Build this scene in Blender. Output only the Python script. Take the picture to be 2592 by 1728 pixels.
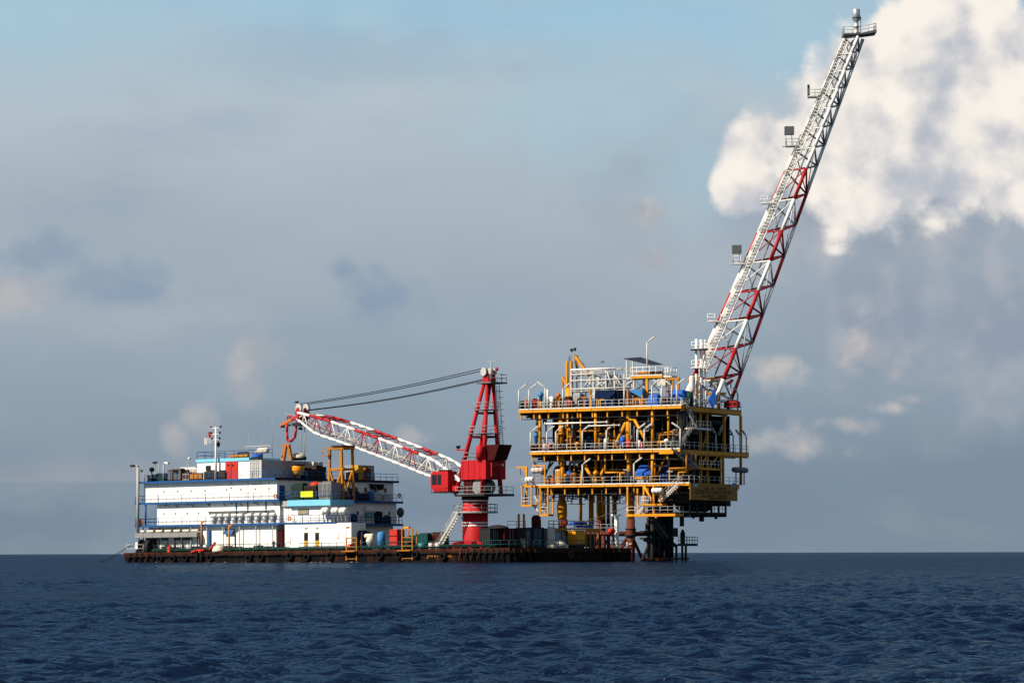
import bpy, bmesh, math, random
import numpy as np
from mathutils import Vector, Matrix
R = math.radians
random.seed(7)
for o in list(bpy.data.objects): bpy.data.objects.remove(o)
sc = bpy.context.scene
COL = sc.collection

# ------------------------------------------------------------------ camera
FPX, IW, IH = 7650.0, 2592.0, 1728.0          # focal length in photo pixels
CAM_H = 1.35
cam = bpy.data.cameras.new('camera'); camo = bpy.data.objects.new('camera', cam); COL.objects.link(camo)
cam.sensor_width = 36.0; cam.lens = 36.0*FPX/IW; cam.clip_start = 0.5; cam.clip_end = 120000.0
PITCH = math.atan(535.0/FPX)
CAM_M = Matrix.Translation((0, 0, CAM_H)) @ Matrix.Rotation(math.pi/2+PITCH, 4, 'X') @ Matrix.Rotation(-0.0023, 4, 'Z')
camo.matrix_world = CAM_M; sc.camera = camo

# ------------------------------------------------------------------ sun + exposure
SUN_EL, SUN_AZ = R(40), R(64)                 # azimuth: left of the direction that looks back at the camera
S = Vector((-math.sin(SUN_AZ)*math.cos(SUN_EL), -math.cos(SUN_AZ)*math.cos(SUN_EL), math.sin(SUN_EL)))
sl = bpy.data.lights.new('sun', 'SUN'); sl.energy = 5.0; sl.angle = R(0.5); sl.color = (1.0, 0.90, 0.76)
so = bpy.data.objects.new('sun', sl); COL.objects.link(so)
so.rotation_euler = S.to_track_quat('Z', 'Y').to_euler(); so.location = (-60, -60, 80)
sc.view_settings.view_transform = 'Standard'; sc.view_settings.look = 'None'
sc.view_settings.exposure = 0.85          # exposed for the sea and sky, sunlit white burns out; sc.view_settings.gamma = 1.0
sc.render.engine = 'CYCLES'
sc.cycles.max_bounces = 6; sc.cycles.diffuse_bounces = 2

# ------------------------------------------------------------------ world: Nishita sky under a veil of cloud, cumulus
def pxray(px, py):
    d = CAM_M.to_3x3() @ Vector(((px-IW/2)/FPX, -(py-IH/2)/FPX, -1.0)); return d.normalized()
world = bpy.data.worlds.new('World'); sc.world = world; world.use_nodes = True
world.cycles.sampling_method = 'MANUAL'; world.cycles.sample_map_resolution = 512
NT = world.node_tree; NT.nodes.clear()
class G:
    """tiny expression helper for shader nodes"""
    def __init__(s, nt): s.nt = nt
    def n(s, t, **k):
        x = s.nt.nodes.new(t)
        for a, b in k.items(): setattr(x, a, b)
        return x
    def link(s, v, sock):
        if isinstance(v, (int, float)): sock.default_value = v
        elif isinstance(v, (tuple, list, Vector)): sock.default_value = tuple(v) if len(v) == len(sock.default_value) else tuple(v)+(1,)
        else: s.nt.links.new(v, sock)
    def m(s, op, a, b=0.0, c=0.0):
        x = s.n('ShaderNodeMath', operation=op); s.link(a, x.inputs[0]); s.link(b, x.inputs[1]); s.link(c, x.inputs[2]); return x.outputs[0]
    def vm(s, op, a, b=(0, 0, 0)):
        x = s.n('ShaderNodeVectorMath', operation=op); s.link(a, x.inputs[0]); s.link(b, x.inputs[1])
        return x.outputs['Value'] if op in ('LENGTH', 'DOT_PRODUCT') else x.outputs[0]
    def mix(s, f, a, b, bt='MIX'):
        x = s.n('ShaderNodeMix', data_type='RGBA', blend_type=bt); s.link(f, x.inputs[0]); s.link(a, x.inputs[6]); s.link(b, x.inputs[7]); return x.outputs[2]
    def noise(s, v, scale, det=6, rough=0.55, dist=0.0):
        x = s.n('ShaderNodeTexNoise'); s.link(v, x.inputs['Vector']); x.inputs['Scale'].default_value = scale
        x.inputs['Detail'].default_value = det; x.inputs['Roughness'].default_value = rough; x.inputs['Distortion'].default_value = dist; return x.outputs[0]
    def ss(s, x, a, b):
        n = s.n('ShaderNodeMapRange', interpolation_type='SMOOTHSTEP'); s.link(x, n.inputs[0]); n.inputs[1].default_value = a; n.inputs[2].default_value = b; return n.outputs[0]
    def ramp(s, x, stops):
        n = s.n('ShaderNodeValToRGB'); s.link(x, n.inputs[0]); e = n.color_ramp.elements
        while len(e) < len(stops): e.new(0.5)
        for q, (p, c) in zip(e, stops): q.position = p; q.color = tuple(c)+(1,) if len(c) == 3 else c
        return n.outputs[0]
g = G(NT)
D = g.n('ShaderNodeTexCoord').outputs['Generated']
sky = g.n('ShaderNodeTexSky', sky_type='NISHITA', sun_disc=False, sun_elevation=SUN_EL, sun_rotation=math.pi+SUN_AZ, altitude=0, air_density=1.0, dust_density=1.4, ozone_density=1.0)
sep = g.n('ShaderNodeSeparateXYZ'); g.link(D, sep.inputs[0]); ZD = sep.outputs[2]
nish = g.vm('SCALE', sky.outputs[0]); NT.nodes[-1].inputs['Scale'].default_value = 0.09
# veil of haze-grey cloud: darker towards the sea, paler with height
Ds = g.vm('MULTIPLY', D, (1.0, 1.0, 2.3))
soft = g.noise(Ds, 6.5, 4, 0.5, 0.3)
soft2 = g.noise(g.vm('ADD', Ds, (3.1, 0.4, 1.7)), 17, 5, 0.5, 0.2)
h = g.m('ADD', ZD, g.m('MULTIPLY', g.m('SUBTRACT', soft, 0.5), 0.075))
veil = g.ramp(g.m('MULTIPLY', h, 4.0), [(0.0, (0.205, 0.280, 0.360)), (0.09, (0.185, 0.260, 0.350)), (0.24, (0.270, 0.350, 0.44)), (0.42, (0.40, 0.465, 0.525)), (0.58, (0.47, 0.555, 0.615)), (0.74, (0.355, 0.565, 0.715)), (1.0, (0.30, 0.48, 0.66))])
sky1 = g.mix(g.m('SUBTRACT', 0.90, g.m('MULTIPLY', g.ss(ZD, 0.20, 0.62), 0.72)), nish, veil)
# pale pinkish breaks and darker blue-grey banks in the veil
brk = g.m('MULTIPLY', g.ss(soft2, 0.48, 0.78), 0.22)
sky2 = g.mix(brk, sky1, (0.52, 0.53, 0.55))
bank = g.m('MULTIPLY', g.ss(g.noise(g.vm('ADD', Ds, (7.7, 2.2, 0.3)), 14, 5, 0.55, 0.3), 0.50, 0.72), 0.20)
sky2 = g.mix(bank, sky2, (0.21, 0.30, 0.43))
def blobs(lst):
    f = None
    for px, py, rx, ry in lst:
        c = pxray(px, py)
        q = g.vm('MULTIPLY', g.vm('SUBTRACT', D, tuple(c)), (FPX/rx, FPX/rx, FPX/ry))
        v = g.m('SUBTRACT', 1.0, g.vm('LENGTH', q))
        f = v if f is None else g.m('SMOOTH_MAX', f, v, 0.25)
    return f
def vor(v, sc_):
    x = g.n('ShaderNodeTexVoronoi', feature='F1'); g.link(v, x.inputs['Vector']); x.inputs['Scale'].default_value = sc_; return x.outputs['Distance']
def heap(v):
    n_ = g.noise(v, 26, 6, 0.60, 0.1)
    w_ = g.vm('ADD', v, g.vm('SCALE', g.n('ShaderNodeTexNoise').outputs[1])); NT.nodes[-2].inputs['Scale'].default_value = 0.012
    nz = NT.nodes[-3]; nz.inputs['Scale'].default_value = 60; nz.inputs['Detail'].default_value = 4; g.link(v, nz.inputs['Vector'])
    b_ = g.m('ADD', g.m('MULTIPLY', vor(w_, 42), -0.42), g.m('MULTIPLY', vor(w_, 105), -0.20))
    return g.m('ADD', g.m('ADD', g.m('MULTIPLY', n_, 0.85), b_), 0.36)
FB = heap(D)
FBO = heap(g.vm('ADD', D, (-0.0065, -0.002, 0.0085)))
FBIG = g.noise(g.vm('ADD', D, (1.3, 0.2, 0.9)), 13, 3, 0.5, 0.1)
REL = g.m('MULTIPLY', g.m('SUBTRACT', FB, FBO), 1.55)
def cloud(base, lst, amp, lo, hi, lit, dark, op, clo=0.25, chi=0.75, grad=0.0, at=None):
    f = g.m('ADD', blobs(lst), g.m('MULTIPLY', g.m('SUBTRACT', FB, 0.5), amp))
    mask = g.m('MULTIPLY', g.ss(f, lo, hi), op)
    q = g.m('ADD', g.m('ADD', REL, FBIG), g.m('MULTIPLY', f, -0.12))
    if at:                                            # sun side of the heap is the brighter one
        c = pxray(*at); q = g.m('ADD', q, g.m('MULTIPLY', g.vm('DOT_PRODUCT', g.vm('SUBTRACT', D, tuple(c)), (-0.55, 0, 0.83)), grad))
    return g.mix(mask, base, g.mix(g.ss(q, clo, chi), dark, lit))
LIT, DRK = (0.97, 0.90, 0.82), (0.47, 0.50, 0.57)
sky2 = cloud(sky2, [(1520, 260, 480, 260), (1780, 430, 260, 260), (120, 60, 520, 110), (760, 20, 500, 70), (2050, 120, 300, 160)], 1.1, -0.1, 1.0, (0.385, 0.575, 0.69), (0.37, 0.555, 0.675), 0.60)
# grey skirt of the big cloud
sky3 = cloud(sky2, [(2360, 560, 520, 300), (2060, 520, 330, 230), (2550, 820, 420, 330), (2250, 800, 420, 260)], 0.8, -0.15, 0.9, (0.45, 0.46, 0.50), (0.275, 0.33, 0.42), 0.80, 0.1, 0.95)
# bright heads
sky3 = cloud(sky3, [(1905, 370, 130, 130), (1890, 470, 110, 110), (2010, 380, 140, 120), (2330, 190, 270, 230), (2470, 330, 300, 240), (2130, 290, 180, 170), (2560, 160, 220, 200), (2200, 430, 260, 170), (2420, 30, 140, 90), (2360, 420, 300, 190)], 1.35, -0.02, 0.30, LIT, DRK, 0.97, -0.02, 0.80, 5.0, (2290, 430))
# low small ones
sky3 = cloud(sky3, [(1640, 540, 100, 70), (1650, 660, 90, 60), (2020, 1130, 210, 60), (2170, 1075, 130, 42), (2260, 1035, 90, 28), (2310, 1010, 50, 24), (1960, 920, 240, 90), (2180, 900, 150, 90)], 2.2, 0.0, 0.8, (0.64, 0.59, 0.55), (0.40, 0.41, 0.45), 0.80)
sky3 = cloud(sky3, [(20, 740, 170, 70), (670, 900, 80, 80), (630, 1000, 65, 70), (520, 1070, 60, 70), (440, 1130, 60, 60), (1040, 1110, 90, 45)], 2.2, 0.0, 0.8, (0.50, 0.48, 0.48), (0.38, 0.40, 0.44), 0.65)
sky3 = cloud(sky3, [(60, 650, 200, 80), (330, 730, 250, 85), (930, 760, 170, 105), (860, 690, 80, 60)], 2.4, 0.0, 0.8, (0.25, 0.33, 0.45), (0.21, 0.30, 0.43), 0.60)
# thin pale band close above the horizon
band = g.m('MULTIPLY', g.ss(ZD, 0.0225, 0.0245), g.m('SUBTRACT', 1.0, g.ss(ZD, 0.0245, 0.034)))
sky3 = g.mix(g.m('MULTIPLY', band, g.m('MULTIPLY', g.ss(soft2, 0.40, 0.62), 0.30)), sky3, (0.42, 0.40, 0.42))
bg = g.n('ShaderNodeBackground'); g.link(sky3, bg.inputs[0]); bg.inputs[1].default_value = 0.555
g.link(bg.outputs[0], g.n('ShaderNodeOutputWorld').inputs[0])

# ------------------------------------------------------------------ materials
MATS = {}
def newmat(name):
    m = bpy.data.materials.new(name); m.use_nodes = True
    return m, G(m.node_tree), m.node_tree.nodes['Principled BSDF']
def paint(name, col, rough=0.5, dirt=0.35, rust=0.0, metal=0.0, scale=0.9):
    if name in MATS: return MATS[name]
    m, g, b = newmat(name)
    oc = g.n('ShaderNodeTexCoord').outputs['Object']
    n1 = g.noise(g.vm('MULTIPLY', oc, (1, 1, 0.22)), scale*1.6, 8, 0.62)
    n2 = g.noise(oc, scale*0.35, 4, 0.5)
    c = g.mix(g.m('MULTIPLY', g.ss(n1, 0.45, 0.75), dirt), col, tuple(x*0.45+0.01 for x in col))
    c = g.mix(g.m('MULTIPLY', g.ss(n2, 0.35, 0.7), dirt*0.6), c, tuple(x*0.72 for x in col))
    if rust > 0:
        n3 = g.noise(g.vm('MULTIPLY', oc, (1.3, 1.3, 0.3)), 2.1, 8, 0.65)
        c = g.mix(g.m('MULTIPLY', g.ss(n3, 0.70-0.25*rust, 0.78-0.2*rust), min(1, 0.4+rust)), c, (0.17, 0.055, 0.022))
    g.link(c, b.inputs['Base Color'])
    g.link(g.m('ADD', rough, g.m('MULTIPLY', n1, 0.2)), b.inputs['Roughness']); b.inputs['Metallic'].default_value = metal; b.inputs['Specular IOR Level'].default_value = 0.5 if rough < 0.2 else (0.05 if max(col) < 0.06 else 0.18)   # weathered, chalky paint
    MATS[name] = m; return m
P_ = dict(
 white=((0.60, 0.585, 0.55), .5, .22, .10), shipwhite=((0.64, 0.62, 0.575), .5, .16, .20), dirtywhite=((0.36, 0.35, 0.32), .5, .35, .15),
 yellow=((0.52, 0.205, 0.004), .45, .35, .16), ochre=((0.32, 0.12, 0.008), .5, .4, .25), orange=((0.66, 0.17, 0.02), .5, .3, .1),
 red=((0.60, 0.008, 0.014), .55, .35, .06), boomred=((0.52, 0.016, 0.020), .42, .25, .05), brightred=((0.66, 0.035, 0.02), .5, .2, .0),
 blue=((0.010, 0.11, 0.34), .45, .3, .10), lightblue=((0.14, 0.40, 0.53), .5, .18, .06), tarpblue=((0.012, 0.13, 0.62), .6, .3, .0),
 skyblue=((0.05, 0.27, 0.60), .5, .25, .0), restyellow=((0.33, 0.125, 0.008), .5, .5, .25), navy=((0.007, 0.028, 0.085), .5, .3, .05), turquoise=((0.08, 0.46, 0.50), .5, .2, .1),
 green=((0.012, 0.07, 0.045), .5, .3, .1), railgreen=((0.018, 0.085, 0.10), .5, .3, .15), fluo=((0.42, 0.53, 0.02), .6, .08, .0),
 grey=((0.33, 0.33, 0.32), .5, .35, .10), lightgrey=((0.52, 0.52, 0.50), .5, .3, .08), midgrey=((0.16, 0.165, 0.17), .55, .3, .05), dark=((0.035, 0.037, 0.04), .55, .3, .1),
 black=((0.012, 0.012, 0.013), .7, .2, .0), brown=((0.085, 0.045, 0.028), .65, .4, .2), tan=((0.46, 0.36, 0.24), .75, .3, .0), canvas=((0.46, 0.42, 0.34), .85, .25, .0),
 maroon=((0.065, 0.008, 0.008), .5, .3, .15), rustleg=((0.17, 0.036, 0.017), .6, .45, .25), galv=((0.42, 0.43, 0.43), .4, .3, .05), steel=((0.50, 0.49, 0.46), .3, .3, .0),
 glass=((0.012, 0.018, 0.026), .12, .1, .0), cable=((0.03, 0.03, 0.032), .6, .1, .0), rope=((0.30, 0.26, 0.20), .9, .3, .0), rubber=((0.014, 0.014, 0.015), .8, .3, .0),
 signboard=((0.40, 0.19, 0.022), .6, .3, .05), ink=((0.03, 0.022, 0.018), .7, .1, .0), skin=((0.28, 0.15, 0.09), .6, .1, .0), denim=((0.03, 0.06, 0.16), .9, .2, .0),
 coverall=((0.60, 0.09, 0.03), .9, .2, .0), yelfab=((0.70, 0.42, 0.03), .8, .2, .0), palegrey=((0.38, 0.375, 0.355), .55, .3, .05), pink=((0.46, 0.34, 0.30), .6, .2, .0), solar=((0.035, 0.037, 0.05), .3, .15, .0))
KEEP = {'white', 'shipwhite', 'dirtywhite', 'palegrey', 'canvas', 'lightblue', 'fluo', 'pink', 'yellow', 'ochre', 'restyellow', 'steel', 'skin'}
def M(k):
    c, r, d, ru = P_[k]
    if k not in KEEP: c = tuple(x*0.54 for x in c)
    return paint(k, c, r, d, ru, metal=0.8 if k == 'steel' else 0.0)
def hullmat():
    m, g, b = newmat('hull_steel')
    oc = g.n('ShaderNodeTexCoord').outputs['Object']
    st = g.noise(g.vm('MULTIPLY', oc, (1.0, 1.0, 0.10)), 1.3, 9, 0.65)
    bl = g.noise(oc, 0.28, 6, 0.6)
    sp = g.n('ShaderNodeSeparateXYZ'); g.link(oc, sp.inputs[0])
    top = g.ss(g.m('ADD', sp.outputs[2], g.m('MULTIPLY', st, 0.9)), 1.5, 2.5)      # rust bleeds down from the deck edge
    f = g.m('ADD', g.m('MULTIPLY', top, 0.65), g.m('MULTIPLY', g.ss(g.m('ADD', st, bl), 0.98, 1.28), 0.75))
    c = g.mix(f, (0.0035, 0.0035, 0.004), g.mix(bl, (0.024, 0.008, 0.0045), (0.070, 0.021, 0.009)))
    g.link(c, b.inputs['Base Color']); b.inputs['Roughness'].default_value = 0.85; b.inputs['Specular IOR Level'].default_value = 0.05
    MATS['hull'] = m; return m
def corrugated(name, col):
    m, g, b = newmat(name)
    oc = g.n('ShaderNodeTexCoord').outputs['Object']
    n = g.noise(g.vm('MULTIPLY', oc, (1, 1, .2)), 1.5, 8, .6)
    c = g.mix(g.m('MULTIPLY', g.ss(n, .45, .75), .45), col, tuple(x*.5 for x in col))
    g.link(c, b.inputs['Base Color']); b.inputs['Roughness'].default_value = .55
    return m

# ------------------------------------------------------------------ mesh builder
class MB:
    def __init__(s): s.v = []; s.f = []; s.sm = []
    def add(s, vs, fs, smooth=False):
        k = len(s.v); s.v += [Vector(x) for x in vs]
        for i, f in enumerate(fs): s.f.append([k+j for j in f]); s.sm.append(smooth if isinstance(smooth, bool) else smooth[i])
        return s
    def box(s, a, b):
        (x0, y0, z0), (x1, y1, z1) = a, b
        return s.add([(x0, y0, z0), (x1, y0, z0), (x1, y1, z0), (x0, y1, z0), (x0, y0, z1), (x1, y0, z1), (x1, y1, z1), (x0, y1, z1)],
                     [(3, 2, 1, 0), (4, 5, 6, 7), (0, 1, 5, 4), (1, 2, 6, 5), (2, 3, 7, 6), (3, 0, 4, 7)])
    def cbox(s, c, d): return s.box([c[i]-d[i]/2 for i in range(3)], [c[i]+d[i]/2 for i in range(3)])
    def frame3(s, p, q):
        p, q = Vector(p), Vector(q); t = (q-p).normalized()
        up = Vector((0, 0, 1)) if abs(t.z) < 0.95 else Vector((0, 1, 0))
        a = t.cross(up).normalized(); return p, q, t, a, a.cross(t).normalized()
    def bar(s, p, q, w, h=None):
        h = h or w; p, q, t, a, b = s.frame3(p, q)
        vs = [e+a*i*w/2+b*j*h/2 for e in (p, q) for i, j in ((-1, -1), (1, -1), (1, 1), (-1, 1))]
        return s.add(vs, [(3, 2, 1, 0), (4, 5, 6, 7), (0, 1, 5, 4), (1, 2, 6, 5), (2, 3, 7, 6), (3, 0, 4, 7)])
    def tube(s, p, q, r, n=8, r2=None, caps=True):
        r2 = r if r2 is None else r2; p, q, t, a, b = s.frame3(p, q)
        vs = [e+(a*math.cos(2*math.pi*i/n)+b*math.sin(2*math.pi*i/n))*rr for e, rr in ((p, r), (q, r2)) for i in range(n)]
        fs = [(i, (i+1) % n, n+(i+1) % n, n+i) for i in range(n)]; sm = [True]*n
        if caps: fs += [tuple(range(n))[::-1], tuple(range(n, 2*n))]; sm += [False, False]
        return s.add(vs, fs, sm)
    def path(s, pts, r, n=6):
        for a, b in zip(pts, pts[1:]): s.tube(a, b, r, n)
        return s
    def lathe(s, c, prof, n=16, axis='z', smooth=True):
        """prof: list of (radius, height) along axis from centre c"""
        c = Vector(c); vs = []
        for r, z in prof:
            for i in range(n):
                x, y = r*math.cos(2*math.pi*i/n), r*math.sin(2*math.pi*i/n)
                vs.append(c+Vector({'z': (x, y, z), 'x': (z, x, y), 'y': (x, z, y)}[axis]))
        fs = [(k*n+i, k*n+(i+1) % n, (k+1)*n+(i+1) % n, (k+1)*n+i) for k in range(len(prof)-1) for i in range(n)]
        sm = [smooth]*len(fs)
        fs += [tuple(range(n))[::-1], tuple(range((len(prof)-1)*n, len(prof)*n))]; sm += [False, False]
        return s.add(vs, fs, sm)
    def capsule(s, c, L, r, axis='x', n=14):
        k = [(0.05, -L/2), (r*.6, -L/2+r*.08), (r*.88, -L/2+r*.3), (r, -L/2+r*.75), (r, L/2-r*.75), (r*.88, L/2-r*.3), (r*.6, L/2-r*.08), (0.05, L/2)]
        return s.lathe(c, k, n, axis)
    def dome(s, c, r, h=None, n=16):
        h = h or r; return s.lathe(c, [(r*math.cos(a), h*math.sin(a)) for a in [i*math.pi/2/6 for i in range(6)]]+[(.02, h)], n)
    def prism(s, poly, a, b, axis='y'):
        """poly of (p,q): axis y -> (x,z); axis x -> (y,z); axis z -> (x,y)"""
        f = {'y': lambda p, q, t: (p, t, q), 'x': lambda p, q, t: (t, p, q), 'z': lambda p, q, t: (p, q, t)}[axis]; n = len(poly)
        return s.add([f(p, q, a) for p, q in poly]+[f(p, q, b) for p, q in poly],
                     [tuple(range(n))[::-1], tuple(range(n, 2*n))]+[(i, (i+1) % n, n+(i+1) % n, n+i) for i in range(n)])
    def torus(s, c, R0, r, axis='y', n=18, k=8):
        c = Vector(c); vs = []
        for i in range(n):
            a = 2*math.pi*i/n
            for j in range(k):
                b = 2*math.pi*j/k; x, z, y = (R0+r*math.cos(b))*math.cos(a), (R0+r*math.cos(b))*math.sin(a), r*math.sin(b)
                vs.append(c+Vector({'y': (x, y, z), 'x': (y, x, z), 'z': (x, z, y)}[axis]))
        return s.add(vs, [(i*k+j, ((i+1) % n)*k+j, ((i+1) % n)*k+(j+1) % k, i*k+(j+1) % k) for i in range(n) for j in range(k)], True)
    def rail(s, pts, h=1.1, rails=2, sp=1.6, r=0.04, kick=False):
        for a, b in zip(pts, pts[1:]):
            a, b = Vector(a), Vector(b); L = (b-a).length; k = max(1, round(L/sp))
            for i in range(k+1):
                p = a.lerp(b, i/k); s.tube(p, p+Vector((0, 0, h)), r, 5)
            for j in range(rails):
                z = Vector((0, 0, h*(1-j*0.48))); s.tube(a+z, b+z, r, 5)
            if kick: s.bar(a+Vector((0, 0, .09)), b+Vector((0, 0, .09)), .03, .16)
        return s
    def stair(s, a, b, w, wdir, n=None, rail=True, st=.3):
        """straight stair from a (low) to b (high); wdir: horizontal unit vector across"""
        a, b, wd = Vector(a), Vector(b), Vector(wdir); n = n or max(3, int(abs(b.z-a.z)/.24))
        run = (b-a); run.z = 0; run.normalize()
        for k in (0, 1): s.bar(a+wd*w*k, b+wd*w*k, .06, st)
        for i in range(1, n):
            p = a.lerp(b, i/n); s.bar(p, p+wd*w, .26, .05)
        if rail:
            for k in (0, 1):
                for hh in (.55, 1.05): s.tube(a+wd*w*k+Vector((0, 0, hh)), b+wd*w*k+Vector((0, 0, hh)), .035, 5)
                for i in range(0, 5):
                    p = a.lerp(b, i/4)+wd*w*k; s.tube(p, p+Vector((0, 0, 1.05)), .035, 5)
        return s
    def ladder(s, a, b, w, wdir, r=.03, step=.3):
        a, b, wd = Vector(a), Vector(b), Vector(wdir).normalized()
        for k in (-.5, .5): s.tube(a+wd*w*k, b+wd*w*k, r*1.3, 5)
        n = max(2, int((b-a).length/step))
        for i in range(1, n):
            p = a.lerp(b, i/n); s.tube(p-wd*w/2, p+wd*w/2, r, 4)
        return s
    def mesh(s, name, base=Vector((0, 0, 0))):
        me = bpy.data.meshes.new(name); me.from_pydata([tuple(x-base) for x in s.v], [], s.f)
        me.polygons.foreach_set('use_smooth', s.sm); me.update(); return me

class Frame:
    """local axes: u along the sunlit long side (to the right, nearer), v inwards (right, away), z up"""
    def __init__(s, origin, yaw, trim=0.0):
        e1 = Vector((math.cos(yaw)*math.cos(trim), -math.sin(yaw)*math.cos(trim), math.sin(trim)))
        e2 = Vector((math.sin(yaw), math.cos(yaw), 0)); e3 = e1.cross(e2)
        s.M = Matrix(((e1.x, e2.x, e3.x, origin[0]), (e1.y, e2.y, e3.y, origin[1]), (e1.z, e2.z, e3.z, origin[2]), (0, 0, 0, 1)))
        s.I = s.M.inverted(); s.o = s.I @ Vector((0, 0, CAM_H))
    def on(s, ax, px, py, val):
        d = s.I.to_3x3() @ pxray(px, py); t = (val-s.o[ax])/d[ax]; return s.o+d*t
    def u(s, px, py, u): return s.on(0, px, py, u)
    def v(s, px, py, v): return s.on(1, px, py, v)
    def z(s, px, py, z): return s.on(2, px, py, z)
    def loc(s, w): return s.I @ Vector(w)
class Node:
    def __init__(s, ob, base): s.ob = ob; s.base = base
    def p(s, name, mb, mat, label=None, kind=None):
        me = mb.mesh(name, s.base); me.materials.append(MATS.get(mat) or M(mat)) if isinstance(mat, str) else me.materials.append(mat)
        o = bpy.data.objects.new(name, me); COL.objects.link(o); o.parent = s.ob
        if label: o['label'] = label
        if kind: o['kind'] = kind
        return Node(o, s.base)
ORD = ['first', 'second', 'third', 'fourth', 'fifth', 'sixth', 'seventh', 'eighth', 'ninth', 'tenth', 'eleventh', 'twelfth', 'thirteenth']
def tag(o, label, cat, group=None):
    o['label'] = label; o['category'] = cat
    if group: o['group'] = group
def thing(name, label, cat, fr, base, group=None):
    base = Vector(base); o = bpy.data.objects.new(name, None); o.empty_display_size = .5; COL.objects.link(o)
    o.matrix_world = fr.M @ Matrix.Translation(base); tag(o, label, cat, group); return Node(o, base)
def solo(name, label, cat, fr, base, mb, mat, group=None, kind=None):
    base = Vector(base); me = mb.mesh(name, base); me.materials.append(MATS.get(mat) or M(mat) if isinstance(mat, str) else mat)
    o = bpy.data.objects.new(name, me); COL.objects.link(o); o.matrix_world = fr.M @ Matrix.Translation(base)
    if kind: o['kind'] = kind
    if label: tag(o, label, cat, group)
    return Node(o, base)
def clone(nd, fr, base, rz=0.0, label=None, group=None, sc_=1.0):
    def cp(o, par):
        c = o.copy(); COL.objects.link(c); c.parent = par
        for ch in o.children: cp(ch, c)
        return c
    c = cp(nd.ob, None); c.matrix_world = fr.M @ Matrix.Translation(Vector(base)) @ Matrix.Rotation(rz, 4, 'Z') @ Matrix.Scale(sc_, 4)
    if label: c['label'] = label
    if group: c['group'] = group
    return Node(c, Vector(base))
def lettering(nd, txt, size, mtx, mat, name='lettering', depth=.01):
    """flat letters; mtx places text x/y axes in the frame coordinates of nd"""
    cu = bpy.data.curves.new(name, 'FONT'); cu.body = txt; cu.size = size; cu.extrude = depth; cu.align_x = 'CENTER'; cu.align_y = 'CENTER'
    to = bpy.data.objects.new(name, cu); COL.objects.link(to)
    bpy.context.view_layer.update()
    me = bpy.data.meshes.new_from_object(to.evaluated_get(bpy.context.evaluated_depsgraph_get()))
    bpy.data.objects.remove(to); me.transform(Matrix.Translation(-nd.base) @ mtx); me.materials.clear(); me.materials.append(M(mat))
    o = bpy.data.objects.new(name, me); COL.objects.link(o); o.parent = nd.ob; return o
FACE_V = lambda p: Matrix.Translation(p) @ Matrix(((1, 0, 0, 0), (0, 0, -1, 0), (0, 1, 0, 0), (0, 0, 0, 1)))      # reads on a face with normal -v
FACE_U = lambda p: Matrix.Translation(p) @ Matrix(((0, 0, 1, 0), (1, 0, 0, 0), (0, 1, 0, 0), (0, 0, 0, 1)))       # reads on a face with normal +u
WF = Frame((0, 0, 0), 0.0)

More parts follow.
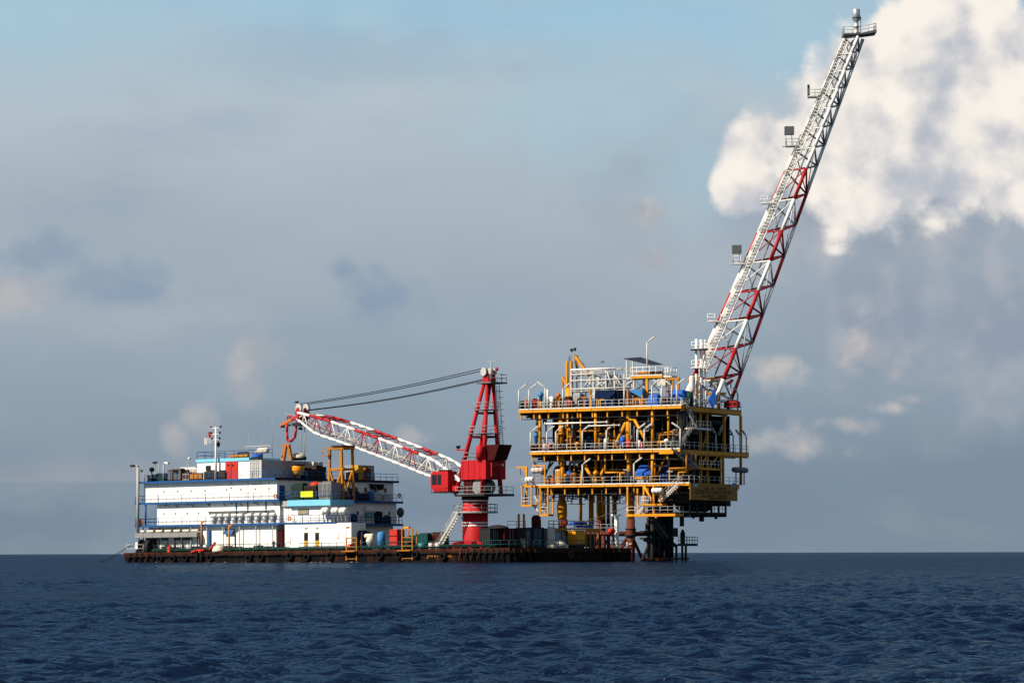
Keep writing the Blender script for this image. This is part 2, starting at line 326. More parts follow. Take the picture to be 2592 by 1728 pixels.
# ------------------------------------------------------------------ sea
def sea():
    def graded(segs):
        out = [segs[0][0]]
        for a, b, d0, d1 in segs:
            x = a
            while x < b-1e-6:
                d = d0+(d1-d0)*(x-a)/(b-a); x = min(b, x+d); out.append(x)
        return np.array(out)
    hx = graded([(0, 12, .09, .09), (12, 28, .09, .18), (28, 80, .18, .8), (80, 130, .8, 2.4), (130, 600, 2.4, 60), (600, 26000, 60, 6000)])
    X = np.concatenate([-hx[:0:-1], hx])
    Y = graded([(-26000, -300, 6000, 80), (-300, -20, 60, 3), (-20, 26, 3, .12), (26, 60, .095, .11), (60, 130, .11, .2), (130, 520, .2, 1.3), (520, 900, 1.3, 20), (900, 40000, 20, 6000)])
    sx = np.gradient(X); sy = np.gradient(Y)
    gx, gy = np.meshgrid(X, Y); SX, SY = np.meshgrid(sx, sy)
    rs = np.random.RandomState(4); z = np.zeros_like(gx); ox = np.zeros_like(gx); oy = np.zeros_like(gx)
    wind = R(100)
    for i in range(70):
        lam = 0.32*(11.0/0.32)**(i/69.0); k = 2*math.pi/lam
        th = wind+rs.normal(0, 0.72); dx, dy = math.cos(th), math.sin(th)
        amp = (0.0190*lam if lam < 0.65 else 0.0091*(lam/0.65)**-0.05)*(0.5+rs.rand())
        if lam > 5: amp *= 0.7
        ph = rs.rand()*6.283
        step = np.maximum(SX*abs(dx), SY*abs(dy)); w = np.clip((lam/np.maximum(step, 1e-6)-3.0)/3.0, 0, 1)
        a = k*(gx*dx+gy*dy)+ph
        z += w*amp*np.sin(a); ox += w*amp*.8*dx*np.cos(a); oy += w*amp*.8*dy*np.cos(a)
    grp = 0.75+0.5*np.sin(gx*.11+gy*.05+1)*np.sin(gy*.075-gx*.03)
    z *= grp
    ny, nx = gx.shape
    co = np.stack([gx+ox, gy+oy, z], -1).reshape(-1, 3).astype(np.float32)
    i = np.arange(ny-1)[:, None]*nx+np.arange(nx-1)[None, :]
    q = np.stack([i, i+1, i+nx+1, i+nx], -1).reshape(-1, 4).astype(np.int32)
    me = bpy.data.meshes.new('sea'); me.vertices.add(len(co)); me.vertices.foreach_set('co', co.ravel())
    me.loops.add(q.size); me.loops.foreach_set('vertex_index', q.ravel())
    me.polygons.add(len(q)); me.polygons.foreach_set('loop_start', np.arange(0, q.size, 4, dtype=np.int32))
    me.update(calc_edges=True); me.polygons.foreach_set('use_smooth', np.ones(len(q), dtype=bool)); me.validate()
    m, g, b = newmat('sea_water')
    oc = g.n('ShaderNodeTexCoord').outputs['Object']
    a1 = g.noise(g.vm('MULTIPLY', oc, (.6, 1, 1)), 9, 4, .6, .4)
    a2 = g.noise(g.vm('MULTIPLY', oc, (.45, 1, 1)), 2.2, 5, .6, .5)
    a3 = g.noise(g.vm('MULTIPLY', oc, (.55, 1, 1)), .30, 5, .65, .4)
    b1 = g.n('ShaderNodeBump'); b1.inputs['Strength'].default_value = .75; b1.inputs['Distance'].default_value = .05; g.link(a1, b1.inputs['Height'])
    b2 = g.n('ShaderNodeBump'); b2.inputs['Strength'].default_value = .60; b2.inputs['Distance'].default_value = .16; g.link(a2, b2.inputs['Height']); g.link(b1.outputs[0], b2.inputs['Normal'])
    b3 = g.n('ShaderNodeBump'); b3.inputs['Strength'].default_value = .55; b3.inputs['Distance'].default_value = 1.5; g.link(a3, b3.inputs['Height']); g.link(b2.outputs[0], b3.inputs['Normal'])
    # wind-roughened water: reflection levels off towards grazing angles (facet slopes), dark body below
    fr = g.n('ShaderNodeFresnel'); fr.inputs[0].default_value = 1.333; g.link(b3.outputs[0], fr.inputs[1])
    fac = g.m('DIVIDE', g.m('MULTIPLY', fr.outputs[0], 1.50), g.m('ADD', 1.0, g.m('MULTIPLY', fr.outputs[0], 4.8)))
    df = g.n('ShaderNodeBsdfDiffuse'); df.inputs[0].default_value = (0.0012, 0.0036, 0.0135, 1)
    gl = g.n('ShaderNodeBsdfGlossy'); gl.inputs[0].default_value = (0.58, 0.81, 1.0, 1); gl.inputs[1].default_value = .07; g.link(b3.outputs[0], gl.inputs['Normal'])
    mx = g.n('ShaderNodeMixShader'); g.link(fac, mx.inputs[0]); g.link(df.outputs[0], mx.inputs[1]); g.link(gl.outputs[0], mx.inputs[2])
    m.node_tree.links.new(mx.outputs[0], m.node_tree.nodes['Material Output'].inputs[0]); m.node_tree.nodes.remove(b)
    me.materials.append(m); o = bpy.data.objects.new('sea', me); COL.objects.link(o); o['kind'] = 'structure'
sea()

# ================================================================== BARGE
HB = 2.07
YC = 440.0
C0 = WF.v(1290, 1421, YC)
B = Frame((C0.x, YC, 0), R(37), R(0.42))
bu = lambda px, v=0.0, py=1380: B.v(px, py, v).x          # pixel column -> u on the plane v
bz = lambda px, py, v=0.0: B.v(px, py, v).z
bv = lambda px, u, py=1300: B.u(px, py, u).y
UL = bu(312); WB = bv(1597, 0.0, 1400)
hullmat()
barge = thing('barge', 'long rusty black flat-top barge hull floating beside the platform', 'barge', B, (0, 0, 0))
barge.p('hull', MB().prism([(UL, HB), (0, HB), (0, -1.6), (UL+4, -1.6), (UL+.3, 0.95)], 0, WB, 'y'), 'hull')
barge.p('deck_plate', MB().box((UL+.2, .2, HB+.004), (-.2, WB-.2, HB+.03)), 'brown')
# rub rails in lengths
for k in range(14):
    a, b = UL+1+(0-UL-1)*k/14, UL+1+(0-UL-1)*(k+.96)/14
    barge.p('rub_rail', MB().tube((a, -.12, HB-.62), (b, -.12, HB-.62), .16, 8), 'black')
for k in range(6):
    a, b = WB*k/6+.2, WB*(k+.96)/6
    barge.p('rub_rail', MB().tube((.12, a, HB-.62), (.12, b, HB-.62), .16, 8), 'black')
# sloping pipe fenders round the near corner and at the far end
for px in (330, 346, 360, 375, 392, 1168, 1184, 1200, 1216, 1232, 1248, 1262, 1276):
    u = bu(px, 0, 1390); barge.p('fender_pipe', MB().tube((u, -.05, HB-.1), (u-.1, -.75, -.6), .17, 8), 'hull')
for px in (1298, 1316, 1335, 1352, 1515, 1532, 1550, 1566):
    v = bv(px, 0, 1390); barge.p('fender_pipe', MB().tube((.05, v, HB-.1), (.75, v, -.6), .17, 8), 'hull')
# deck-edge railing: one length between stanchions
def rail_run(nd, a, b, n, mat, name='railing', **k):
    a, b = Vector(a), Vector(b)
    for i in range(n): nd.p(name, MB().rail([a.lerp(b, i/n), a.lerp(b, (i+.985)/n)], **k), mat)
rail_run(barge, (bu(392, .2), .2, HB), (bu(724, .2), .2, HB), 5, 'railgreen', h=1.15, r=.045)
rail_run(barge, (bu(757, .2), .2, HB), (bu(872, .2), .2, HB), 2, 'railgreen', h=1.15, r=.045)
rail_run(barge, (bu(908, .2), .2, HB), (-.2, .2, HB), 6, 'railgreen', h=1.15, r=.045)
rail_run(barge, (-.2, .2, HB), (-.2, WB-.3, HB), 5, 'railgreen', h=1.15, r=.045)
rail_run(barge, (UL+.4, .3, HB), (UL+4.2, .3, HB), 1, 'dirtywhite', h=1.3, r=.045)
for j in range(3):
    barge.p('deck_pipe', MB().tube((bu(385, .5), .45+.35*j, HB+.32+.1*j), (-3, .45+.35*j, HB+.32+.1*j), .13, 8), ['green', 'dark', 'green'][j])
for k in range(26):
    u = bu(395)+(-4-bu(395))*k/26; barge.p('pipe_support', MB().cbox((u, .8, HB+.15), (.18, 1.1, .3)), 'dark')
for k in range(13):
    a, b = bu(383, 1.0)+(bu(722, 1.0)-bu(383, 1.0))*k/13, bu(383, 1.0)+(bu(722, 1.0)-bu(383, 1.0))*(k+.93)/13
    barge.p('bulwark_plate', MB().box((a, .98, HB), (b, 1.08, HB+.62+.16*(k*5 % 3))), ['green', 'dark', 'black'][k % 3])
p = B.v(1112, 1404, -.03)
lettering(barge, 'JANTER 32', 1.0, FACE_V((p.x, -.02, p.z)), 'ochre')
# tyre fenders
ty = MB().torus((0, 0, 0), .46, .20, 'y').tube((0, .05, .5), (0, .25, 1.25), .03, 5)
t0 = None
for k, px in enumerate((405, 438, 469, 532, 630, 661, 734, 777, 836, 962, 1010, 1052, 1122)):
    u = bu(px, -.2, 1405); bb = (u, -.30, HB-1.05+.12*((px*7) % 3)); lab = 'black tyre fender on the sunlit barge side, %s from the mooring winch end' % ORD[k]
    if t0 is None: t0 = solo('tyre_fender', lab, 'tyre', B, bb, MB(), 'rubber', 'tyre fenders along the barge side'); t0.ob.data = ty.mesh('tyre_fender'); t0.ob.data.materials.append(M('rubber'))
    else: clone(t0, B, bb, 0, lab)
p = B.u(1444, 1398, .3)
te = clone(t0, B, (.30, p.y, HB-1.0), R(90), 'pale worn tyre fender hanging on the shaded end of the barge hull'); del te.ob['group']
te.ob.data = te.ob.data.copy(); te.ob.data.materials.clear(); te.ob.data.materials.append(M('brown'))

# ------------------------------------------------------------------ accommodation block
V0, VD = 1.35, 0.62                       # wall plane, outer edge of walkways
zA = bz(530, 1326, VD); zB = bz(530, 1267.5, VD); zC = bz(530, 1213.5, VD); zE = zC+bz(530, 1166, 2)-bz(530, 1213, 2)
uL3 = bu(364, V0, 1240); uD = bu(342, VD, 1270); uL2 = bu(398, V0, 1300); uL1 = bu(366, V0, 1370)
U1 = bu(701, V0, 1240); VF = bv(996, U1, 1240); U2 = bu(712, V0, 1300)
acc = thing('accommodation_block', 'three-storey white accommodation block with blue walkways on the barge', 'building', B, (U1, V0, HB))
t = .22
w1 = acc.p('wall', MB().box((uL1, V0+.9, HB), (bu(500, V0+.9, 1370), VF, zA-t)).box((bu(500, V0+.9, 1370), V0, HB), (bu(700, V0, 1370), VF, zA-t)), 'shipwhite', 'lower storey wall')
w2 = acc.p('wall', MB().box((uL2, V0, zA), (U2-.3, VF, zB-t)), 'shipwhite', 'middle storey wall')
w3 = acc.p('wall', MB().box((uL3, V0, zB), (U1, VF, zC-t)), 'shipwhite', 'upper storey wall')
for z, uu in ((zA, uD), (zB, uD), (zC, bu(350, VD, 1215))):
    d = acc.p('walkway', MB().box((uu, VD, z-t), (U1+1.1 if z != zC else U1+.25, VF+1.1, z)), 'blue')
    d.p('fascia', MB().box((uu-.03, VD-.03, z-.30), (U1+(1.12 if z != zC else .27), VD-.002, z+.02)), 'blue')
    d.p('fascia', MB().box((U1+(1.102 if z != zC else .252), VD, z-.34), (U1+(1.14 if z != zC else .29), VF+1.1, z+.02)), 'navy' if z == zC else 'blue')
def along(nd, z, u0, u1, n, mat='blue', v=VD+.06, h=1.1): rail_run(nd, (u0, v, z), (u1, v, z), n, mat, h=h, r=.027, sp=2.0)
along(acc, zA, uD+.05, U1+1, 6); along(acc, zB, uD+.05, U1+.9, 6); along(acc, zC, bu(366, VD, 1213), U1+.1, 6)
for z, uu in ((zA, U1+1.03), (zB, U1+1.03), (zC, U1+.18)):
    rail_run(acc, (uu, VD+.1, z), (uu, VF+1, z), 5, 'blue', h=1.1, r=.04)
    rail_run(acc, (uD+.06, VD+.1, z), (uD+.06, VD+4.5, z), 1, 'blue', h=1.1, r=.04) if z != zC else None
rail_run(acc, (uD+.06, VD+.1, zA), (uD+.06, VD+6, zA), 1, 'blue', h=1.1, r=.04)
for px in (368,): acc.p('column', MB().tube((bu(px, VD+.2, 1300), VD+.25, zA), (bu(px, VD+.2, 1300), VD+.25, zB-t), .16, 10), 'blue')
for k in range(9):
    u = uL1+.3+(U1-uL1)*k/8.2; acc.p('column', MB().bar((u, VD+.16, HB), (u, VD+.16, zA-t), .13), 'lightgrey' if k > 2 else 'maroon')
    if u > uL2+4: acc.p('bracket', MB().bar((u, VD+.1, zB-t-.02), (u, V0, zB-t-.62), .1), 'blue')
for px in (598, 627, 673): acc.p('downpipe', MB().bar((bu(px, V0-.08, 1300), V0-.1, zA), (bu(px, V0-.08, 1300), V0-.1, zB-t), .14), 'blue')
for px in (399, 626, 629, 660, 680): w3.p('wall_seam', MB().box((bu(px, V0, 1240)-.025, V0-.025, zB+.02), (bu(px, V0, 1240)+.025, V0-.003, zC-t-.02)), 'lightgrey')
for px, py in ((415, 1244), (450, 1243), (484, 1242), (519, 1241), (574, 1239), (610, 1238), (646, 1237), (681, 1236)):
    q = B.v(px, py, V0); f = w3.p('window', MB().box((q.x-.14, V0-.04, q.z-.16), (q.x+.14, V0-.003, q.z+.16)), 'palegrey'); f.p('pane', MB().box((q.x-.08, V0-.055, q.z-.1), (q.x+.08, V0-.041, q.z+.1)), 'glass')
for px, py in ((415, 1300), (444, 1299.5), (474, 1299), (503, 1298)):
    q = B.v(px, py, V0); f = w2.p('window', MB().box((q.x-.14, V0-.04, q.z-.16), (q.x+.14, V0-.003, q.z+.16)), 'palegrey'); f.p('pane', MB().box((q.x-.08, V0-.055, q.z-.1), (q.x+.08, V0-.041, q.z+.1)), 'glass')
for px in (420, 475, 530, 586, 644): w2.p('deck_lamp', MB().cbox((bu(px, V0-.1, 1280), V0-.12, zB-t-.25), (.35, .2, .14)), 'midgrey')
for a, b in ((369, 399), (409, 425), (441, 457), (463, 487)):
    q0, q1 = B.v(a, 1358, V0+.9), B.v(b, 1366, V0+.9)
    f = w1.p('window', MB().box((q0.x, V0+.84, q1.z-.05), (q1.x, V0+.897, q0.z+.05)), 'blue'); f.p('pane', MB().box((q0.x+.08, V0+.82, q1.z+.02), (q1.x-.08, V0+.838, q0.z-.02)), 'glass')
for a, b, y0, y1 in ((505, 514, 1340, 1372), (528, 536, 1342, 1372)):
    q0, q1 = B.v(a, y0, V0), B.v(b, y1, V0); f = w1.p('door', MB().box((q0.x, V0-.05, HB+.1), (q1.x, V0-.003, q0.z)), 'blue'); f.p('handle', MB().cbox((q0.x+.12, V0-.08, HB+1.1), (.05, .05, .2)), 'steel')
q0, q1 = B.v(568, 1338, V0-.2), B.v(592, 1351, V0-.2)
w1.p('awning', MB().prism([(V0-.003, q0.z), (V0-.003, q1.z), (V0-.5, q1.z)], q0.x, q1.x, 'x'), 'blue')
q0 = B.v(596, 1353, V0); w1.p('door', MB().box((q0.x-1.7, V0-.06, HB+.05), (q0.x, V0-.003, q0.z)), 'white').p('frame', MB().box((q0.x+.003, V0-.08, HB+.05), (q0.x+.12, V0-.003, q0.z)), 'midgrey')
# emblem and faint name on the top storey
q = B.v(585, 1228, V0-.02)
em = w3.p('emblem', MB().torus((q.x, V0-.02, q.z), .33, .025, 'y', 20, 5), 'lightgrey')
em.p('emblem_mark', MB().prism([(q.x-.22, q.z+.26), (q.x, q.z+.46), (q.x+.22, q.z+.26)], V0-.03, V0-.004, 'y'), 'midgrey')
em.p('emblem_mark', MB().prism([(q.x-.24, q.z-.36), (q.x+.24, q.z-.36), (q.x, q.z-.6)], V0-.03, V0-.004, 'y'), 'midgrey')
mk = MB(); q = B.v(638, 1225.5, V0)
for k in range(10):
    if k != 7: mk.box((q.x+k*.235, V0-.012, q.z-.13), (q.x+k*.235+.14, V0-.003, q.z+.13))
w3.p('lettering', mk, 'galv')
# end wall seen in shade: doors, windows, white cross-braced panel, lights
for px, py, w, hh in ((714, 1248, 1.2, 2.2), (868, 1255, 1.0, 2.0)):
    q = B.u(px, py, U1); w3.p('door', MB().box((U1+.003, q.y-w/2, zB+.05), (U1+.06, q.y+w/2, zB+hh)), 'blue').p('handle', MB().cbox((U1+.09, q.y+w/2-.12, zB+1.05), (.06, .05, .2)), 'steel')
for px in (902, 925, 950, 975):
    q = B.u(px, 1235, U1); f = w3.p('window', MB().box((U1+.003, q.y-.35, zB+1.4), (U1+.05, q.y+.35, zB+2.2)), 'lightgrey'); f.p('pane', MB().box((U1+.052, q.y-.27, zB+1.48), (U1+.065, q.y+.27, zB+2.12)), 'glass')
for px in (905, 940, 965, 985):
    q = B.u(px, 1292, U2-.3); f = w2.p('window', MB().box((U2-.297, q.y-.3, zA+1.4), (U2-.25, q.y+.3, zA+2.0)), 'lightgrey'); f.p('pane', MB().box((U2-.248, q.y-.22, zA+1.48), (U2-.235, q.y+.22, zA+1.92)), 'glass')
q0, q1 = B.u(950, 1245, U1+1.0), B.u(985, 1262, U1+1.0)
bp = acc.p('rail_banner', MB().box((U1+1.08, q0.y, zB+.1), (U1+1.11, q1.y, zB+1.05)), 'lightgrey'); bp.p('banner_mark', MB().torus((U1+1.12, (q0.y+q1.y)/2, zB+.57), .26, .06, 'x', 14, 5), 'dark')
q = B.u(941, 1245, U1+.8); acc.p('blue_locker', MB().cbox((U1+.6, q.y, zB+.8), (.6, .9, 1.6)), 'skyblue')
for px in (944, 962):
    q = B.u(px, 1224, U1+.3); acc.p('floodlight', MB().prism([(q.y-.7, zC-.6), (q.y+.7, zC-.6), (q.y+.3, zC-1.5), (q.y-.3, zC-1.5)], U1+.1, U1+.7, 'x'), 'dark').p('lamp_hood', MB().box((U1+.08, q.y-.75, zC-.598), (U1+.75, q.y+.75, zC-.5)), 'white')

# annex in front of the end wall, light-blue roof edge
UA = bu(838, V0, 1290); VAX = bv(890, UA, 1290)
ann = thing('deckhouse_annex', 'white annex with light-blue roof edge attached to the accommodation block', 'deckhouse', B, (UA, V0, zA))
zR = bz(800, 1279, V0-.2); zR1 = bz(800, 1264, V0-.2)
ann.p('floor_deck', MB().box((U1+1.2, VD, zA-t), (UA+1.6, VAX+1, zA-.002)), 'blue')
wa = ann.p('wall', MB().box((U1+1.2, V0+.2, zA), (UA-.2, VAX, zR)), 'shipwhite')
q0, q1 = bu(727, V0-.5, 1270), UA+.25
ann.p('roof_edge', MB().box((q0, V0-.5, zR), (q1, V0-.2, zR1)), 'lightblue'); ann.p('roof_edge', MB().box((q1-.3, V0-.198, zR), (q1, VAX+.3, zR1)), 'lightblue')
ann.p('roof', MB().box((U1+1.2, V0-.198, zR), (q1-.302, VAX+.3, zR1-.1)), 'lightgrey')
q0_, q1_ = B.v(755, 1288, V0+.2), B.v(782, 1301, V0+.2)
f = wa.p('window', MB().box((q0_.x, V0+.12, q1_.z), (q1_.x, V0+.197, q0_.z)), 'midgrey'); f.p('blind', MB().box((q0_.x+.1, V0+.1, q1_.z+.08), (q1_.x-.1, V0+.118, q0_.z-.22)), 'tan')
for px in (730, 742, 808): wa.p('wall_seam', MB().box((bu(px, V0+.2)-.03, V0+.17, zA+.02), (bu(px, V0+.2)+.03, V0+.197, zR-.02)), 'lightgrey')
rail_run(ann, (bu(725, VD+.06), VD+.06, zA), (UA+1.5, VD+.06, zA), 3, 'blue', h=1.1, r=.04); rail_run(ann, (UA+1.5, VD+.1, zA), (UA+1.5, VAX+.9, zA), 2, 'blue', h=1.1, r=.04)
rail_run(ann, (bu(731, V0-.3, 1260), V0-.35, zR1), (q1-.1, V0-.35, zR1), 3, 'blue', h=1.25, r=.04); rail_run(ann, (q1-.1, V0-.3, zR1), (q1-.1, VAX+.2, zR1), 2, 'blue', h=1.25, r=.04)
q0, q1 = B.v(761, 1243, V0-.42), B.v(792, 1257, V0-.42)
solo('safety_sheet', 'fluorescent yellow sheet tied to the blue railing above the light-blue roof edge', 'banner', B, (q0.x, V0-.43, q1.z), MB().box((q0.x, V0-.44, q1.z), (q1.x, V0-.41, q0.z)), 'fluo')
# annex-roof machinery
def pb(fr, ax, px0, py0, px1, py1, val):
    a, b = fr.on(ax, px0, py0, val), fr.on(ax, px1, py1, val); return a, b
def unit(name, label, px0, px1, pytop, zb, v, dep, mat, trim, fr=B, cat='machine'):
    """machine cabinet standing on zb, front on plane v"""
    a = fr.v(px0, pytop, v); b = fr.v(px1, pytop, v); n = thing(name, label, cat, fr, ((a.x+b.x)/2, v+dep/2, zb))
    n.p('casing', MB().box((a.x, v, zb+.12), (b.x, v+dep, a.z)), mat); n.p('skid', MB().box((a.x-.08, v-.05, zb), (b.x+.08, v+dep+.05, zb+.118)), 'dark')
    w = b.x-a.x; k = max(2, int(w/.7))
    for i in range(k):
        x0, x1 = a.x+w*(i+.12)/k, a.x+w*(i+.88)/k; n.p('panel', MB().box((x0, v-.03, zb+.3), (x1, v-.003, a.z-.18)), trim)
    n.p('top_hood', MB().box((a.x+w*.15, v+dep*.2, a.z+.003), (b.x-w*.15, v+dep*.7, a.z+.22)), trim); return n
unit('generator', 'dark green generator set behind the yellow sheet', 736, 766, 1226, zR1, V0+.6, 2.2, 'green', 'dark')
unit('compressor', 'red and green compressor on the annex roof beside the generator', 770, 800, 1229, zR1, V0+.8, 2.0, 'green', 'maroon')
unit('air_handler', 'grey galvanised air handling unit on the annex roof', 806, 838, 1221, zR1, V0+.5, 2.4, 'grey', 'midgrey')
unit('control_cabinet', 'small blue control cabinet by the foot of the yellow boom rest', 866, 880, 1236, zR1, V0+4.5, 1.2, 'navy', 'blue')
a = B.v(793, 1222, V0+1.2); solo('red_cover', 'crumpled red tarpaulin cover lying on top of the compressor', 'tarpaulin', B, (a.x, V0+1.8, zR1+2.2), MB().dome((a.x, V0+1.8, a.z-.45), 1.0, .7, 10), 'brightred')

# ------------------------------------------------------------------ wheelhouse + roof clutter
VW = 2.0
uW0, uW1 = bu(499, VW, 1185), bu(632, VW, 1185); zE0 = bz(560, 1168, VW); zE1 = bz(560, 1160, VW)
wh = thing('wheelhouse', 'low white deckhouse with pale blue roof strip and red double door on the roof deck', 'deckhouse', B, (uW0, VW, zC))
ww = wh.p('wall', MB().box((uW0, VW, zC), (uW1, VW+7, zE0)), 'shipwhite')
wh.p('roof', MB().box((uW0-.15, VW-.15, zE0+.003), (bu(632, VW, 1165), VW+7.2, zE1)), 'lightblue')
q0, q1 = bu(571.5, VW, 1185), bu(602.5, VW, 1185)
dr = ww.p('door', MB().box((q0, VW-.12, zC+.05), (q1, VW-.003, zE0-.05)), 'brightred', 'red double door with two round holes')
for px in (578, 589.5): q = B.v(px, 1177, VW-.12); dr.p('porthole', MB().lathe((q.x, VW-.14, q.z), [(.16, -.02), (.16, .018)], 12, 'y'), 'black')
dr.p('hinge', MB().cbox(((q0+q1)/2, VW-.135, (zC+zE0)/2), (.05, .02, zE0-zC-.3)), 'maroon')
q0, q1 = B.v(521, 1178, VW), B.v(534, 1190, VW); ww.p('window', MB().box((q0.x, VW-.05, q1.z), (q1.x, VW-.003, q0.z)), 'midgrey').p('pane', MB().box((q0.x+.07, VW-.07, q1.z+.07), (q1.x-.07, VW-.051, q0.z-.07)), 'glass')
rail_run(wh, (uW0, VW-.05, zE1), (bu(690, VW, 1160), VW-.05, zE1), 4, 'blue', h=1.15, r=.04)
rail_run(wh, (uW0, VW, zE1), (uW0, VW+6.8, zE1), 1, 'blue', h=1.15, r=.04)
def container(name, label, fr, u0, u1, v0, v1, z0, z1, mat, doors='v', group=None, bars='galv'):
    n = thing(name, label, 'container', fr, ((u0+u1)/2, (v0+v1)/2, z0), group)
    n.p('body', MB().box((u0+.06, v0+.06, z0+.12), (u1-.06, v1-.06, z1-.06)), mat)
    fr_ = MB()
    for u in (u0+.06, u1-.06):
        for v in (v0+.06, v1-.06): fr_.cbox((u, v, (z0+z1)/2), (.14, .14, z1-z0))
        for z in (z0+.07, z1-.07): fr_.cbox((u, (v0+v1)/2, z), (.13, v1-v0-.16, .13))
    for v in (v0+.06, v1-.06):
        for z in (z0+.07, z1-.07): fr_.cbox(((u0+u1)/2, v, z), (u1-u0-.16, .13, .13))
    n.p('corner_frame', fr_, mat)
    cg = MB()                                                    # pressed corrugations on the long sides
    k = int((v1-v0)/.42)
    if doors == 'v':
        for i in range(k): y = v0+.25+(v1-v0-.5)*i/max(1, k-1); cg.box((u1-.06, y-.1, z0+.2), (u1-.015, y+.1, z1-.2))
        n.p('corrugation', cg, mat)
        for sx in (.27, .42, .58, .73): n.p('locking_bar', MB().tube((u0+(u1-u0)*sx, v0+.02, z0+.2), (u0+(u1-u0)*sx, v0+.02, z1-.2), .035, 6), bars)
        for zz in (.3, .55, .8): n.p('door_bar', MB().box((u0+.15, v0+.035, z0+(z1-z0)*zz), (u1-.15, v0+.057, z0+(z1-z0)*zz+.06)), bars)
    else:
        k = int((u1-u0)/.42)
        for i in range(k): x = u0+.25+(u1-u0-.5)*i/max(1, k-1); cg.box((x-.1, v0+.015, z0+.2), (x+.1, v0+.06, z1-.2))
        n.p('corrugation', cg, mat)
        for sy in (.27, .42, .58, .73): n.p('locking_bar', MB().tube((u1-.02, v0+(v1-v0)*sy, z0+.2), (u1-.02, v0+(v1-v0)*sy, z1-.2), .035, 6), bars)
    return n
c0, c1 = bu(634, VW-.1, 1185), bu(664, VW-.1, 1185); zt = bz(650, 1164, VW)
container('shipping_container', 'white-doored grey corrugated container beside the wheelhouse on the roof deck', B, c0, c1, VW-.3, VW+11.7, zC, zt, 'palegrey')
g2 = B.u(948, 1170, U1-2).y; g1 = B.u(905, 1170, U1-2).y
container('shipping_container', 'grey container at the far end of the roof deck behind the yellow boom rest', B, U1-4.6, U1-2.1, g1, g2, zC, zC+2.5, 'lightgrey')
# mast with yards, flags
mu = bu(547.5, VW-.5, 1150); mz = bz(547.5, 1080, VW-.5)
ms = thing('signal_mast', 'white signal mast with three yardarms in front of the wheelhouse', 'mast', B, (mu, VW-.6, zC))
ms.p('pole', MB().tube((mu, VW-.6, zC), (mu, VW-.6, mz), .2, 10, .13), 'white')
for py, w in ((1083, 2.5), (1098, 2.1), (1112, 1.9)):
    z = bz(547, py, VW-.6); y = ms.p('yardarm', MB().tube((mu-w*.55, VW-.62, z), (mu+w*.55, VW-.62, z), .05, 6), 'white')
    y.p('lamp', MB().lathe((mu+w*.42, VW-.62, z+.04), [(.16, 0), (.16, .26), (.06, .32)], 8), 'dark'); y.p('lamp', MB().lathe((mu-w*.42, VW-.62, z+.04), [(.14, 0), (.14, .24), (.06, .3)], 8), 'dark')
ms.p('day_shape', MB().lathe((mu+.55, VW-.62, bz(553, 1133, VW)), [(.04, 0), (.3, .45), (.3, .6), (.04, 1.05)], 10), 'black')
def flag(px0, px1, py0, py1, mat, label):
    a, b = B.v(px0, py0, VW-.7), B.v(px1, py1, VW-.7); m = MB(); n = 6; vs = []; 
    for i in range(n+1):
        for j in (0, 1): vs.append((a.x+(b.x-a.x)*i/n, VW-.7+.12*math.sin(i*1.4+j), a.z+(b.z-a.z)*j-.12*i/n))
    vs2 = [(x, y+.03, z) for x, y, z in vs]; q = len(vs)
    m.add(vs+vs2, [(2*i, 2*i+1, 2*i+3, 2*i+2) for i in range(n)]+[(q+2*i, q+2*i+2, q+2*i+3, q+2*i+1) for i in range(n)])
    solo('flag', label, 'flag', B, (a.x, VW-.7, b.z), m, mat)
flag(527, 534, 1092, 1106, 'brightred', 'small red flag flying from the signal mast'); flag(517, 524, 1107, 1124, 'white', 'white flag hanging outermost from the signal mast yardarm'); flag(528, 536, 1106, 1121, 'palegrey', 'pale flag hanging close beside the signal mast')
# lamp posts on the block
def boxlamp(px, pb_, pt, v, label, hx=-1, zb=None, thick=.12, head='dark', hw=1.3, fr=B):
    b0 = fr.v(px, pb_, v); t0_ = fr.v(px, pt, v); zb = zb if zb is not None else b0.z
    n = thing('lamp_post', label, 'lamp post', fr, (b0.x, v, zb))
    n.p('post', MB().tube((b0.x, v, zb), (b0.x, v, t0_.z), thick, 10), 'lightgrey'); n.p('elbow', MB().path([(b0.x, v, t0_.z), (b0.x+hx*.15, v, t0_.z+.28), (b0.x+hx*.45, v, t0_.z+.36)], thick*.9, 8), 'lightgrey')
    n.p('lamp_head', MB().prism([(b0.x+hx*.4, t0_.z+.45), (b0.x+hx*(.4+hw), t0_.z+.38), (b0.x+hx*(.25+hw), t0_.z+.06), (b0.x+hx*.4, t0_.z+.22)], v-.28, v+.28, 'y'), head); return n
boxlamp(349, 1348, 1182, VD-.25, 'tall thick grey lamp post rising past all storeys at the outer corner of the block', -1, None, .24, 'dark', 1.2)
boxlamp(414, 1213, 1176, VD+.4, 'short lamp post with white head on the roof deck edge', 1, zC, .13, 'white', .8)
boxlamp(402, 1213, 1174, VD+2.4, 'thin lamp post with dark tilted floodlight on the roof deck', -1, zC, .07, 'dark', .8)
boxlamp(474, 1213, 1164, VD+2.0, 'slim blue-grey post with small white lamp on the roof deck', 1, zC, .05, 'white', .3)
boxlamp(365, 1213, 1195, VD+.4, 'very short post with small white lamp at the roof deck corner', -1, zC, .06, 'white', .3)
